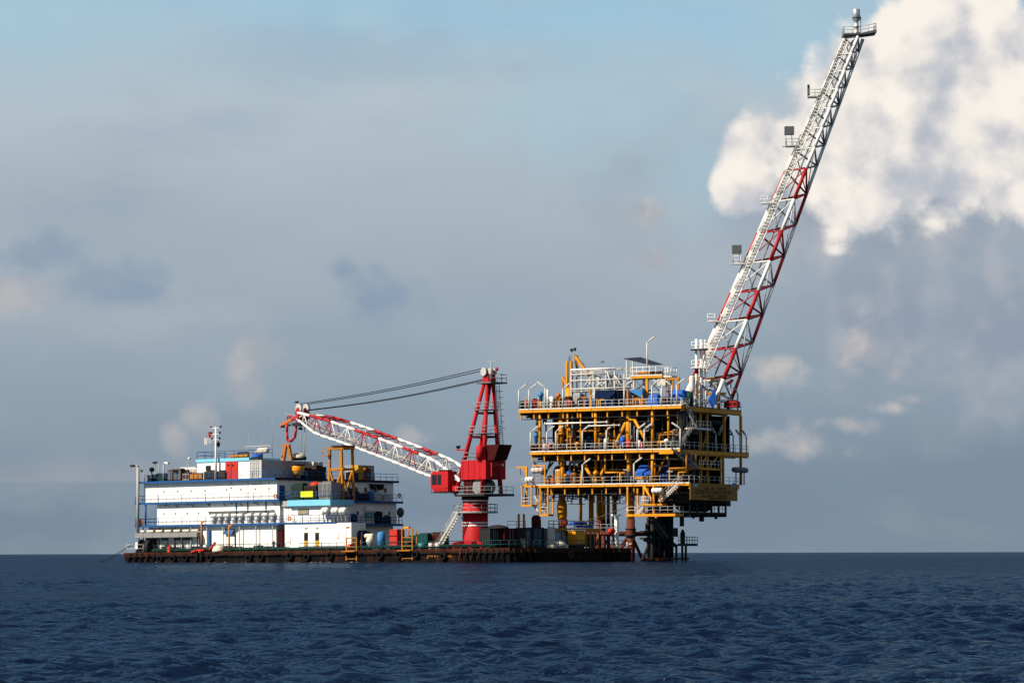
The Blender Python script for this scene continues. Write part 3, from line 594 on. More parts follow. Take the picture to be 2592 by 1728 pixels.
# roof-deck machinery left of the wheelhouse
q = B.v(384, 1192, VD+1); n = thing('searchlight', 'black searchlight on a stand at the roof deck corner', 'lamp', B, (q.x, VD+1, zC)); n.p('stand', MB().tube((q.x, VD+1, zC), (q.x, VD+1, q.z-.1), .1, 8), 'dark'); n.p('lamp_drum', MB().lathe((q.x-.3, VD+1, q.z+.25), [(.28, 0), (.36, .1), (.36, .55), (.2, .6)], 12, 'x'), 'black'); n.p('base_box', MB().cbox((q.x, VD+1, zC+.35), (.9, .9, .7)), 'black')
unit('air_handler', 'brown weathered ventilation unit beside the black searchlight', 372, 384, 1203, zC, VD+1.4, 1.4, 'brown', 'tan')
unit('winch_unit', 'dark green deck winch next to the brown ventilation unit', 388, 416, 1201, zC, VD+1.7, 1.8, 'green', 'dark')
unit('air_handler', 'low brown air conditioning condenser on the roof deck', 424, 458, 1189, zC, VD+1.8, 2.0, 'brown', 'midgrey')
unit('white_plant_unit', 'long low white plant housing behind the brown condenser', 442, 498, 1185, zC, VD+5, 2.4, 'white', 'lightgrey')
unit('pump_unit', 'rusty tan pump housing on the roof deck', 462, 478, 1198, zC, VD+1.5, 1.4, 'tan', 'brown')
unit('pump_unit', 'orange rusted pump set in front of the wheelhouse corner', 480, 512, 1197, zC, VD+1.2, 1.2, 'brown', 'ochre')
unit('pump_unit', 'dark brown engine housing in front of the wheelhouse window', 516, 548, 1193, zC, VD+1.0, .6, 'brown', 'dark')
unit('pump_unit', 'black engine housing next to the red double door', 549, 570, 1193, zC, VD+1.0, .6, 'dark', 'brown')
# on the wheelhouse roof
for px, py, vv, lab in ((665, 1100, VW+3, 'short whip antenna on the wheelhouse roof'), (689, 1042, VW+6, 'tall whip antenna standing by the tan ventilation cowl'), (630, 1095, VW+5, 'faint thin whip antenna above the pale blue roof strip')):
    q = B.v(px, py, vv); solo('antenna', lab, 'antenna', B, (q.x, vv, zE1 if px < 632 else zt), MB().tube((q.x, vv, zE1 if px < 632 else zt), (q.x, vv, q.z), .05, 6, .025), 'galv')
q0, q1 = B.v(620, 1130, VW+2), B.v(686, 1127, VW+2)
n = thing('radar_scanner', 'long horizontal radar bar on thin posts above the wheelhouse', 'radar', B, ((q0.x+q1.x)/2, VW+2, zE1)); n.p('scanner_bar', MB().bar(q0, q1, .14), 'lightgrey'); [n.p('post', MB().tube((q0.x+d, VW+2, zE1), (q0.x+d, VW+2, q0.z), .05, 6), 'galv') for d in (.3, 2.2)]
q0 = B.v(655, 1150, VW+1.0); z_ = bz(660, 1142, VW+1)
n = thing('ventilation_cowl', 'tan curved ventilation cowl on the container roof', 'vent', B, (q0.x, VW+1, zt)); n.p('duct', MB().tube((q0.x, VW+1, zt), (q0.x, VW+1, z_), .62, 14), 'tan'); n.p('hood', MB().capsule((q0.x+.9, VW+1, z_+.1), 2.2, .45, 'x'), 'canvas')
q0 = B.v(645, 1159, VW); solo('tarpaulin', 'small blue tarpaulin bundle next to the tan cowl', 'tarpaulin', B, (q0.x, VW+.6, zE1), MB().dome((q0.x, VW+.6, zE1), .9, .6, 10), 'tarpblue')
q0, q1 = B.v(579, 1157, VW+.3), B.v(625, 1152, VW+.3)
n = thing('rubber_boat', 'grey and yellow inflatable boat lying on the wheelhouse roof', 'boat', B, ((q0.x+q1.x)/2, VW+.8, zE1)); n.p('tube_hull', MB().capsule(((q0.x+q1.x)/2, VW+.8, zE1+.32), q1.x-q0.x, .32), 'ochre'); n.p('cover', MB().capsule(((q0.x+q1.x)/2+.5, VW+1.0, zE1+.6), (q1.x-q0.x)*.6, .4), 'dark')
q0 = B.v(717, 1160, VW+4); zt2 = bz(720, 1126, VW+4)
n = thing('davit', 'orange A-shaped davit on the container roof', 'davit', B, (q0.x, VW+4, zt)); n.p('arm', MB().bar((q0.x, VW+4, zt), (q0.x+.5, VW+4, zt2), .55, .4), 'orange'); n.p('arm', MB().bar((q0.x+1.5, VW+4.2, zt), (q0.x+.95, VW+4.2, zt2-.1), .45, .4), 'ochre'); n.p('crosspiece', MB().bar((q0.x-.1, VW+4.1, zt2), (q0.x+1.3, VW+4.1, zt2-.1), .4), 'orange')
q0 = B.v(755, 1160, VW+6); n = thing('covered_lifeboat', 'white canvas-covered rescue boat above the grey container', 'boat', B, (q0.x, VW+6, zt)); n.p('canvas_cover', MB().dome((q0.x, VW+6, zt+.3), 1.25, .95, 16), 'canvas'); n.p('hull', MB().capsule((q0.x, VW+6, zt+.3), 3.2, .3), 'black')
q0 = B.v(755, 1177, V0+4); zz = q0.z
n = thing('storage_tank', 'tall yellow cylindrical tank on the roof deck corner', 'tank', B, (U1-1.2, q0.y, zC)); qt = B.u(755, 1177, U1-1.2); n.p('shell', MB().lathe((U1-1.2, qt.y, zC+.9), [(.5, -.45), (.98, 0), (.98, qt.z-zC-1.1), (.85, qt.z-zC-.9)], 18), 'yellow'); n.p('lid', MB().lathe((U1-1.2, qt.y, qt.z-.02), [(1.02, 0), (1.02, .12), (.3, .22)], 18), 'dark'); n.p('legs', MB().tube((U1-1.2, qt.y, zC), (U1-1.2, qt.y, zC+.55), .35, 8), 'ochre')
def unitu(name, label, px0, px1, pytop, zb, u, dep, mat, trim, fr=B, cat='machine'):
    """cabinet whose face lies on the plane u (seen from the end side)"""
    a = fr.u(px0, pytop, u); b = fr.u(px1, pytop, u); n = thing(name, label, cat, fr, (u-dep/2, (a.y+b.y)/2, zb))
    n.p('casing', MB().box((u-dep, a.y, zb+.1), (u, b.y, a.z)), mat); n.p('skid', MB().box((u-dep-.05, a.y-.05, zb), (u+.06, b.y+.05, zb+.098)), 'dark')
    w = b.y-a.y; k = max(2, int(w/.8))
    for i in range(k): n.p('panel', MB().box((u+.003, a.y+w*(i+.12)/k, zb+.25), (u+.03, a.y+w*(i+.88)/k, a.z-.15)), trim)
    n.p('top_hood', MB().box((u-dep*.8, a.y+w*.2, a.z+.003), (u-dep*.2, b.y-w*.2, a.z+.2)), trim); return n
unitu('machinery_skid', 'dark machinery skid between the yellow tank and the boom rest', 772, 800, 1186, zC, U1-.8, 2, 'dark', 'brown')
unitu('machinery_skid', 'brown steel rack of drill pipes behind the boom rest', 800, 826, 1180, zC, U1-1, 2, 'brown', 'dark')
unitu('machinery_skid', 'black machine housing just right of the boom rest', 893, 906, 1196, zC, U1-.6, 1.5, 'black', 'dark')
unitu('yellow_machine', 'bright yellow pump unit on the far roof deck', 907, 920, 1180, zC, U1-.6, 1.4, 'yelfab', 'yellow')
unitu('orange_machine', 'orange pump unit beside the bright yellow one', 925, 938, 1184, zC, U1-.6, 1.4, 'orange', 'brown')
for px, w, lab in ((800, 2.2, 'pale canvas tent-shaped cover left on the roof deck'), (812, 1.8, 'second pale canvas cover nearer the boom rest')):
    q = B.u(px, 1175, U1-3); solo('canvas_cover', lab, 'tarpaulin', B, (U1-3, q.y, zC), MB().prism([(q.y-w/2, zC), (q.y+w/2, zC), (q.y+w*.25, q.z+.4), (q.y-w*.25, q.z+.4)], U1-5, U1-3, 'x'), 'canvas')

# yellow boom rest
br0 = B.v(845, 1230, V0+3.2)
BRx, BRv = br0.x-.75, V0+3.2
zr_t = bz(845, 1131, BRv); brw = bu(893, BRv+2.5, 1180)-BRx-1.0; brw = 2.3
br = thing('boom_rest', 'yellow braced steel trestle carrying the crane boom above the accommodation', 'trestle', B, (BRx+1.3, BRv+1.3, zR1))
for i, j in ((0, 0), (1, 0), (1, 1), (0, 1)): br.p('leg', MB().bar((BRx+i*brw-.25*(1-2*i), BRv+j*2.6, zR1), (BRx+i*brw, BRv+j*2.6, zr_t), .32), 'restyellow')
zm = zR1+(zr_t-zR1)*.58
for i, j, k, l in ((0, 0, 1, 0), (1, 0, 1, 1), (0, 1, 1, 1), (0, 0, 0, 1)):
    for z in (zm, zr_t-.2): br.p('crossbeam', MB().bar((BRx+i*brw-.4*(1-i), BRv+j*2.6, z), (BRx+k*brw+.4*k, BRv+l*2.6, z), .24, .32), 'restyellow')
    br.p('brace', MB().bar((BRx+i*brw, BRv+j*2.6, zm-.2), (BRx+(i*.4+k*.6)*brw+.2, BRv+(j*.4+l*.6)*2.6, zR1+.3), .26), 'restyellow'); br.p('brace', MB().bar((BRx+k*brw, BRv+l*2.6, zm-.2), (BRx+(i*.6+k*.4)*brw-.2, BRv+(j*.6+l*.4)*2.6, zR1+.3), .26), 'restyellow')
br.p('saddle', MB().box((BRx+.5, BRv-.3, zr_t+.003), (BRx+brw+.3, BRv+2.9, zr_t+.25)), 'brown')
rail_run(br, (BRx-1.0, BRv-.6, zm+2.2), (BRx+.2, BRv-.6, zm+2.2), 1, 'restyellow', h=1.1); br.p('ledge', MB().box((BRx-1.1, BRv-.7, zm+2.05), (BRx+.2, BRv+.3, zm+2.18)), 'restyellow')

# life-raft canisters along the walkway
lr0 = None; GR = 'life-raft canisters along the middle walkway'
for k, px in enumerate((541, 557, 574, 593, 609, 632, 652, 671, 690)):
    u = bu(px, VD+.45, 1310); b_ = (u, VD+.42, zA)
    if lr0 is None:
        lr0 = thing('life_raft', 'white life-raft canister on the middle walkway, %s from the annex' % ORD[8-k], 'life raft', B, b_, GR)
        lr0.p('canister', MB().capsule((u, VD+.42, zA+1.30), 1.1, .30, 'x'), 'white'); lr0.p('strap', MB().lathe((u-.2, VD+.42, zA+1.30), [(.315, -.03), (.315, .03)], 14, 'x'), 'midgrey'); lr0.p('strap', MB().lathe((u+.2, VD+.42, zA+1.30), [(.315, -.03), (.315, .03)], 14, 'x'), 'midgrey')
        lr0.p('drum', MB().lathe((u, VD+.42, zA+.08), [(.26, 0), (.36, .15), (.37, .5), (.31, .75), (.16, .8)], 14), 'lightgrey'); lr0.p('cradle', MB().cbox((u, VD+.42, zA+.05), (1.0, .7, .09)).cbox((u, VD+.42, zA+1.0), (.9, .5, .08)), 'white')
    else: clone(lr0, B, b_, 0, 'white life-raft canister on the middle walkway, %s from the annex' % ORD[8-k])
sh0 = B.v(608, 1292, VD+.3); acc.p('raft_shelf', MB().box((bu(522, VD+.3, 1300), VD+.1, sh0.z), (bu(690, VD+.3, 1300), V0-.003, sh0.z+.07)), 'white')
for k, px in enumerate((823, 848, 868)):
    u = bu(px, V0-.4, 1292); zz = bz(px, 1297, V0-.4)
    n = thing('life_raft', 'large white life-raft capsule on a slanted rack, %s from the annex window' % ORD[k], 'life raft', B, (u, V0-.4, zA), 'raft capsules outside the annex')
    n.p('canister', MB().capsule((u, V0-.35, zz+.3), 1.35, .52, 'x'), 'white'); n.p('band', MB().lathe((u, V0-.35, zz+.3), [(.54, -.05), (.54, .05)], 14, 'x'), 'midgrey')
    for d in (-.4, .4): n.p('rack_leg', MB().bar((u+d+.35, V0-.6, zA), (u+d, V0-.35, zz-.15), .16), 'grey')
    n.p('shelf', MB().cbox((u, V0-.35, zz-.2), (1.3, .6, .08)), 'grey')
q = B.u(932, 1291, U1+.6)
n = thing('life_raft', 'big white life-raft capsule on a turquoise stand on the shaded end walkway', 'life raft', B, (U1+.6, q.y, zA)); n.p('canister', MB().capsule((U1+.55, q.y, q.z+.1), 2.3, .62, 'y'), 'white'); n.p('stand', MB().cbox((U1+.6, q.y, q.z-.75), (.8, 1.9, .5)), 'turquoise'); [n.p('stand_leg', MB().tube((U1+.6, q.y+d, zA), (U1+.6, q.y+d, q.z-1), .09, 6), 'lightgrey') for d in (-.7, 0, .7)]
q = B.u(1006, 1293, U1+.9); n = thing('satellite_dish', 'grey satellite dish at the far end of the middle walkway', 'dish', B, (U1+.6, VF+.5, zA)); n.p('dish', MB().lathe((U1+.6, VF+.6, zA+1.9), [(.1, 0), (.55, .15), (.8, .4)], 16, 'y'), 'midgrey'); n.p('pedestal', MB().tube((U1+.6, VF+.6, zA), (U1+.6, VF+.6, zA+1.9), .09, 8), 'midgrey')
def ring(px, py, fr, ax, val, label):
    q = fr.on(ax, px, py, val); solo('lifebuoy', label, 'lifebuoy', fr, q, MB().torus(q, .28, .10, 'y' if ax == 1 else 'x', 16, 8), 'orange')
ring(697, 1255, B, 1, VD+.0, 'orange lifebuoy on the blue rail at the corner of the upper walkway'); ring(733, 1312, B, 1, VD-.02, 'orange lifebuoy on the blue rail of the annex walkway'); ring(1011, 1253, B, 0, U1+1.2, 'orange lifebuoy at the far end of the upper end walkway')
q = B.v(352, 1320, VD+.3); n = thing('red_locker', 'red fire locker with lifebuoy at the outer end of the middle walkway', 'locker', B, (q.x, VD+.4, zA)); n.p('box', MB().box((q.x-.5, VD+.15, zA), (q.x+.5, VD+.6, zA+1.0)), 'brightred'); n.p('lifebuoy', MB().torus((q.x+.7, VD+.1, zA+.55), .26, .1, 'y'), 'orange')
# grey covered rack outside the lower storey
q0, q1 = B.v(345, 1347, .45), B.v(503, 1358, .45)
n = thing('pipe_rack', 'long grey canvas-covered rack hung under the middle walkway', 'rack', B, ((q0.x+q1.x)/2, .6, HB))
k = 7
for i in range(k):
    a, b = q0.x+(q1.x-q0.x)*i/k, q0.x+(q1.x-q0.x)*(i+.97)/k; n.p('cover', MB().box((a, .1, q1.z), (b, V0+.5, q1.z+.75)), 'grey'); n.p('roll', MB().capsule(((a+b)/2, .7, q1.z+1.0), 1.5, .22), 'canvas')
for i in range(5): n.p('hanger', MB().bar((q0.x+.3+(q1.x-q0.x)*i/4.3, .8, HB), (q0.x+.3+(q1.x-q0.x)*i/4.3, .8, q1.z+.02), .12), 'maroon')
for i, px in enumerate((404, 428, 449, 470, 489)):
    u = bu(px, .9, 1381); solo('bollard_roll', 'white rolled tarpaulin on deck below the covered rack, %s from the mooring winch' % ORD[i], 'tarpaulin', B, (u, 1.5, HB), MB().capsule((u, 1.5, HB+1.0), 1.35, .3, 'x').box((u-.5, 1.3, HB), (u+.5, 1.7, HB+.75)), 'white', 'white rolls under the covered rack')
# mooring winch, fairlead and lines at the outer end
q = B.v(372, 1385, 1.2); n = thing('mooring_winch', 'black mooring winch with white drum at the outer end of the barge', 'winch', B, (q.x, 1.2, HB))
n.p('drum', MB().lathe((q.x-1.2, 1.2, HB+1.2), [(.95, 0), (.95, .1), (.5, .12), (.5, 1.3), (.95, 1.32), (.95, 1.42)], 18, 'x'), 'black'); n.p('hood', MB().lathe((q.x+.4, 1.2, HB+1.0), [(1.15, 0), (1.15, .8)], 18, 'x'), 'dark'); n.p('side_plate', MB().prism([(q.x-1.9, HB), (q.x+1.6, HB), (q.x+.9, HB+1.2), (q.x-1.3, HB+1.2)], .5, .62, 'y'), 'black'); n.p('white_panel', MB().box((q.x-1.7, .3, HB+.6), (q.x-1.2, .45, HB+1.7)), 'white')
e = B.z(205, 1426, -.6+.42)
wl = thing('mooring_line', 'dark pair of mooring lines running from the barge end down into the sea', 'rope', B, (q.x-1.2, 1.0, HB+1.4))
for d in (0, .5):
    a = Vector((q.x-1.3, 1.0+d, HB+1.8)); f_ = Vector((UL+.5, .8+d, HB+1.1)); e_ = Vector((UL-9.5, -1+d*2, -.4)); pts = [a, f_]+[f_.lerp(e_, i/6)-Vector((0, 0, .5*math.sin(math.pi*i/6))) for i in range(1, 7)]
    wl.p('line', MB().path(pts, .05, 5), 'cable')
# davits and red hoses on the near deck edge
for px, py, lab in ((510, 1318, 'ochre swing davit by the two blue doors'), (580, 1327, 'ochre swing davit under the blue awning')):
    q = B.v(px, py, .4); n = thing('davit', lab, 'davit', B, (q.x, .4, HB)); n.p('post', MB().tube((q.x, .4, HB), (q.x, .4, q.z), .14, 8), 'ochre'); n.p('arm', MB().prism([(q.x-.1, q.z), (q.x+1.0 if px < 550 else q.x+.9, q.z), (q.x-.1, q.z-.5)], .33, .47, 'y'), 'ochre')
def hose(pts, label, r=.17, mat='brightred'):
    P3 = [B.v(px, py, v) for px, py, v in pts]; solo('hose', label, 'hose', B, P3[0], MB().path(P3, r, 8), mat)
hose([(484, 1397, -.05), (497, 1393, -.1), (503, 1391, .05), (508, 1397, -.2)], 'red hose hanging over the barge edge below the ochre davit'); hose([(504, 1398, -.2), (510, 1392, -.1), (518, 1391, .1)], 'short red hose looped next to the hanging red hose'); hose([(530, 1390, .1), (538, 1382, .3), (545, 1372, .5)], 'red hose standing up from the deck edge', .22)
q = B.v(428, 1388, .35); solo('fire_hydrant', 'red hydrant box by the deck railing below the covered rack', 'hydrant', B, (q.x, .35, HB), MB().box((q.x-.3, .2, HB), (q.x+.3, .6, HB+1.0)).tube((q.x, .4, HB+1.0), (q.x, .4, HB+1.25), .14, 8), 'brightred')
q = B.v(550, 1385, .6); solo('canvas_heap', 'crumpled cream canvas heap beside the red standing hose', 'tarpaulin', B, (q.x, .8, HB), MB().dome((q.x+.4, .8, HB), 1.1, 1.25, 12).dome((q.x-.3, .6, HB), .6, 1.1, 10), 'canvas')
q = B.v(503, 1405, -.2)
for px in (500, 511): u = bu(px, -.2, 1405); barge.p('fender_post', MB().tube((u, -.3, HB-.1), (u, -.3, .1), .28, 10), 'rubber')
# white deck cabin
c0, c1 = bu(721, .75, 1350), bu(889, .75, 1350); zt_ = bz(800, 1323.5, .75)
n = thing('deck_cabin', 'big white rust-stained cabin with two dark doors on the main deck', 'cabin', B, ((c0+c1)/2, 2.2, HB))
cb = n.p('body', MB().box((c0, .75, HB+.55), (c1, 4.2, zt_)), 'shipwhite'); n.p('skid', MB().box((c0+.2, .85, HB), (c1-.2, 4.1, HB+.549)), 'dark')
for px in (775, 803):
    q0 = B.v(px-5, 1347, .75); q1 = B.v(px+5, 1378, .75); f = cb.p('door', MB().box((q0.x, .70, HB+.7), (q1.x, .747, q0.z)), 'yelfab'); f.p('door_pane', MB().box((q0.x+.03, .68, HB+1.55), (q1.x-.03, .699, q0.z-.05)), 'glass'); cb.p('door_lamp', MB().cbox(((q0.x+q1.x)/2, .68, q0.z+.7), (.45, .12, .2)), 'lightgrey')
q0 = B.v(880, 1334, .75); cb.p('nameplate', MB().box((q0.x-.35, .70, q0.z-.12), (q0.x+.4, .747, q0.z+.12)), 'ochre')
for px, py, w_, h_ in ((735, 1370, .06, .9), (858, 1355, .06, .8), (853, 1362, .8, .05), (729, 1371, .6, .05), (876, 1350, .05, 1.2)): q0 = B.v(px, py, .75); cb.p('grab_rail', MB().box((q0.x-w_/2, .69, q0.z-h_/2), (q0.x+w_/2, .747, q0.z+h_/2)), 'ochre')
q = B.v(711, 1360, 1.6); solo('deck_locker', 'dull red steel locker between the cabin and the lower storey', 'locker', B, (q.x, 1.6, HB), MB().box((q.x-.5, 1.5, HB), (q.x+.45, 2.6, HB+3.3)), 'maroon')
# boarding ladders (yellow gates)
for a, b, yt, lab in ((877, 903, 1361, 'rusty yellow boarding ladder gate next to the white cabin'), (1018, 1044, 1338, 'yellow boarding ladder gate beside the red tank box')):
    q0, q1 = B.v(a, yt, -.1), B.v(b, yt, -.1); n = thing('boarding_ladder', lab, 'ladder', B, ((q0.x+q1.x)/2, 0, HB))
    for u in (q0.x, q1.x): n.p('post', MB().bar((u, -.12, .5), (u, -.12, q0.z), .16), 'ochre')
    for zz in [q0.z-.05-.62*i for i in range(int((q0.z-.5)/.62)+1)][(0 if yt > 1350 else 2):]: n.p('rung', MB().bar((q0.x, -.13, zz), (q1.x, -.13, zz), .09), 'ochre')
    n.p('top_bar', MB().bar((q0.x-.1, -.13, q0.z), (q1.x+.1, -.13, q0.z), .14), 'ochre'); n.p('back_post', MB().bar((q0.x+.3, 1.0, HB), (q0.x+.3, 1.0, q0.z-.3), .14), 'ochre'); n.p('back_post', MB().bar((q1.x-.1, 1.0, HB), (q1.x-.1, 1.0, q0.z-.3), .14), 'ochre')
    if yt < 1350: n.p('cap_light', MB().cbox(((q0.x+q1.x)/2-.1, 0, q0.z+.2), (.9, .5, .28)), 'yellow')
    n.p('platform', MB().box((q0.x-.4, -.9, HB-.25), (q1.x+.1, -.2, HB-.12)), 'ochre')
# deck stores between cabin and crane
q = B.v(938, 1363, 1.0); n = thing('canvas_bundle', 'beige canvas bundle hanging by the railing between the cabin and blue tank', 'tarpaulin', B, (q.x, 1, HB)); n.p('bundle', MB().lathe((q.x, .9, HB+.3), [(.15, 0), (.42, .5), (.66, 1.1), (.5, 1.5), (.3, 1.7)], 10), 'canvas'); n.p('bundle', MB().capsule((q.x-.6, 1.4, HB+2.1), 1.7, .36, 'x'), 'canvas')
q = B.v(965, 1343, 2); n = thing('gas_tank', 'upright light blue cylindrical tank on the main deck', 'tank', B, (q.x, 2, HB)); n.p('shell', MB().lathe((q.x, 2, HB+.4), [(.2, -.15), (.62, 0), (.62, q.z-HB-.75), (.3, q.z-HB-.5)], 16), 'skyblue'); [n.p('leg', MB().tube((q.x+d, 2, HB), (q.x+d, 2, HB+.42), .08, 6), 'blue') for d in (-.4, .4)]
c0, c1 = bu(986, 1.4, 1355), bu(1005, 1.4, 1355); n = thing('tank_box', 'bright red steel tank box between the blue tank and yellow ladder', 'tank', B, ((c0+c1)/2, 2.2, HB)); n.p('body', MB().box((c0, 1.4, HB+.3), (c1, 3.2, bz(995, 1339, 1.4))), 'brightred'); n.p('skid', MB().box((c0, 1.4, HB), (c1, 3.2, HB+.299)), 'dark'); [n.p('band', MB().box((c0-.03, 1.36, HB+zz), (c1+.03, 1.397, HB+zz+.1)), 'maroon') for zz in (1.0, 2.0)]
unit('pump_unit', 'dark blue pump unit in the shade behind the beige bundle', 900, 918, 1345, HB, 2.2, 1.8, 'navy', 'dark')
unit('deck_winch', 'dark green anchor winch on deck left of the crane', 1052, 1082, 1352, HB, 3.0, 2.2, 'green', 'railgreen')
unit('deck_winch', 'dark brown anchor winch with red rim on deck beside the crane stair', 1086, 1115, 1350, HB, 4.0, 2.0, 'brown', 'maroon')
unit('power_pack', 'low green hydraulic power pack behind the deck railing', 1022, 1050, 1358, HB, 5.0, 2.0, 'railgreen', 'green')
def bundle(px, py, v, mat, lab, r=.45):
    q = B.v(px, py, v); solo('deck_drum', lab, 'drum', B, (q.x, v, HB), MB().lathe((q.x, v, HB), [(r, 0), (r, .3), (r*1.05, .33), (r, .36), (r, .9), (r*.8, .95)], 12), mat)
for px, mat, lab in ((1092, 'white', 'white drum on deck near the crane stair'), (1100, 'orange', 'orange drum next to the white drum'), (1108, 'white', 'pale drum at the foot of the crane stair'), (1066, 'turquoise', 'turquoise drum standing by the green winch'), (888, 'brightred', 'red drum half hidden behind the yellow gate')): bundle(px, 1372, .9, mat, lab)
for px0, px1, yt, zz, mt, tr, lab in ((893, 910, 1243, zB, 'navy', 'dark', 'dark blue box added to darken the upper end walkway behind the boom rest'), (915, 934, 1250, zB, 'dark', 'maroon', 'low black box with maroon panels added to darken the upper end walkway'), (880, 905, 1302, zA, 'dark', 'navy', 'black box added to darken the middle end walkway near the annex'), (950, 968, 1296, zA, 'dark', 'black', 'tall black box added for darkness beside the capsule on the turquoise stand'), (972, 990, 1306, zA, 'navy', 'dark', 'low navy box added to darken the far part of the middle end walkway')):
    unitu('end_shade_box', lab, px0, px1, yt, zz, U1+.85, .7, mt, tr, B, 'locker')  # dark boxes added along the end walkways to darken the bright end wall
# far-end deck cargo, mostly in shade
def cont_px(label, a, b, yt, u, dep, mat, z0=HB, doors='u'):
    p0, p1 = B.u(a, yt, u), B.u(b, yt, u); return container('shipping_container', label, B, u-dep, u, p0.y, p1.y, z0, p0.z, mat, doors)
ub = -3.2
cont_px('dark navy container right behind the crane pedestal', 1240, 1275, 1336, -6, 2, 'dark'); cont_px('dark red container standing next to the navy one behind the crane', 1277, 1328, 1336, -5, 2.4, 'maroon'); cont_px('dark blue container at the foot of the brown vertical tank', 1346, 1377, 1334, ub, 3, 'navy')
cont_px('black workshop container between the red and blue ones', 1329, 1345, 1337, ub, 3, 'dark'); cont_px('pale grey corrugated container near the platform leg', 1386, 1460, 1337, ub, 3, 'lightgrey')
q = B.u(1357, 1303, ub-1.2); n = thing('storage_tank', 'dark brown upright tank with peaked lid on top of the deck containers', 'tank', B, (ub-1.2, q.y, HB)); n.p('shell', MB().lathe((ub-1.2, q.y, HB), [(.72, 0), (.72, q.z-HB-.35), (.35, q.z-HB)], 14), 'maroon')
rail_run(barge, (-5.5, B.u(1292, 1330, -5).y, B.u(1292, 1337, -5).z), (ub-1, B.u(1345, 1330, ub).y, B.u(1292, 1337, -5).z), 1, 'midgrey', h=1.1)
for px, lab in ((1313, 'ochre guide post rising above the dark red container'), (1326, 'second ochre guide post beside the brown tank')):
    q = B.u(px, 1300, ub-2); solo('guide_post', lab, 'post', B, (ub-2, q.y, HB), MB().tube((ub-2, q.y, HB), (ub-2, q.y, q.z), .17, 8), 'ochre')
q = B.u(1272, 1333, ub-1); solo('net_heap', 'dark heap of nets on top of the containers behind the crane', 'net', B, (-6.6, q.y+2, B.u(1272, 1336, -6).z), MB().dome((-6.6, q.y+2, B.u(1272, 1336, -6).z-.1), 1.7, .6, 12), 'dark')
p0, p1 = B.u(1459, 1342, -1), B.u(1481, 1366, -1); n = thing('tool_container', 'yellow tool box with white lid on the shaded barge end', 'box', B, (-2, (p0.y+p1.y)/2, HB)); n.p('body', MB().box((-2.6, p0.y, HB+.5), (-1, p1.y, p0.z)), 'yellow'); n.p('lid', MB().box((-2.7, p0.y-.08, p0.z+.003), (-.9, p1.y+.08, p0.z+.16)), 'white'); n.p('stand', MB().box((-2.5, p0.y+.1, HB), (-1.1, p1.y-.1, HB+.499)), 'dark')
p0, p1 = B.u(1484, 1344, -1), B.u(1514, 1366, -1); n = thing('gas_rack', 'yellow open cylinder rack next to the yellow tool box', 'rack', B, (-2, (p0.y+p1.y)/2, HB))
for i in range(4): n.p('post', MB().bar((-1, p0.y+(p1.y-p0.y)*i/3, HB), (-1, p0.y+(p1.y-p0.y)*i/3, p0.z), .16), 'ochre')
n.p('beam', MB().bar((-1, p0.y-.1, p0.z), (-1, p1.y+.1, p0.z), .22), 'ochre'); n.p('cylinders', MB().box((-2.2, p0.y+.1, HB+.2), (-1.3, p1.y-.1, p0.z-.4)), 'dark')
for a, b, y0, y1, lab in ((1455, 1486, 1320, 1326, 'upper blue tarpaulin on the yellow-decked scaffold'), (1468, 1503, 1329, 1335, 'lower blue tarpaulin on the yellow-decked scaffold')):
    p0, p1 = B.u(a, y0, -3), B.u(b, y1, -3); solo('tarpaulin', lab, 'tarpaulin', B, (-3.3, (p0.y+p1.y)/2, p1.z), MB().box((-4, p0.y, p1.z), (-3, p1.y, p0.z)), 'tarpblue')
n = thing('scaffold', 'brown and yellow pipe scaffold behind the tool box at the barge end', 'scaffold', B, (-3.6, B.u(1480, 1350, -3).y, HB))
for px in (1388, 1420, 1452, 1484, 1516): y = B.u(px, 1340, -3.0).y; n.p('upright', MB().tube((-2.9, y, HB), (-2.9, y, B.u(px, 1317, -3).z), .07, 6), 'brown'); n.p('upright', MB().tube((-4.4, y, HB), (-4.4, y, B.u(px, 1317, -3).z), .07, 6), 'brown')
for py, mt in ((1318, 'galv'), (1327, 'brown'), (1339, 'ochre')):
    z = B.u(1450, py, -3).z; n.p('ledger', MB().bar((-2.85, B.u(1388, py, -3).y, z), (-2.85, B.u(1516, py, -3).y, z), .12, .12 if py < 1335 else .35), mt)
n.p('boards', MB().box((-4.4, B.u(1388, 1335, -3).y, B.u(1450, 1337, -3).z-.1), (-2.9, B.u(1516, 1335, -3).y, B.u(1450, 1337, -3).z)), 'brown')
p0 = B.u(1418, 1362, -.8); solo('white_sacks', 'pile of white sacks on the shaded barge end below the grey container', 'sack', B, (-1, p0.y, HB), MB().dome((-1, p0.y, HB+.3), 1.1, .95, 10).box((-1.6, p0.y-2.2, HB), (-.5, p0.y+1.6, HB+.55)), 'canvas')
p0 = B.u(1398, 1345, -1.5); solo('white_cabinet', 'tall narrow white cabinet standing against the grey container', 'cabinet', B, (-1.6, p0.y, HB), MB().box((-2, p0.y-.5, HB), (-1.2, p0.y+.3, HB+3.2)), 'dirtywhite')
p0 = B.u(1555, 1330, -1.5); n = thing('white_davit', 'white T-shaped mooring davit on the barge end by the rust-red platform leg', 'davit', B, (-1.5, p0.y, HB)); n.p('post', MB().bar((-1.5, p0.y+.6, HB), (-1.5, p0.y+.6, B.u(1568, 1302, -1.5).z), .5), 'white'); n.p('crossarm', MB().bar((-1.5, p0.y-.6, B.u(1568, 1303, -1.5).z), (-1.5, p0.y+1.7, B.u(1568, 1303, -1.5).z), .35, .25), 'white'); n.p('winch_drum', MB().capsule((-1.5, p0.y-.8, HB+2.6), 1.4, .45, 'y'), 'brightred')
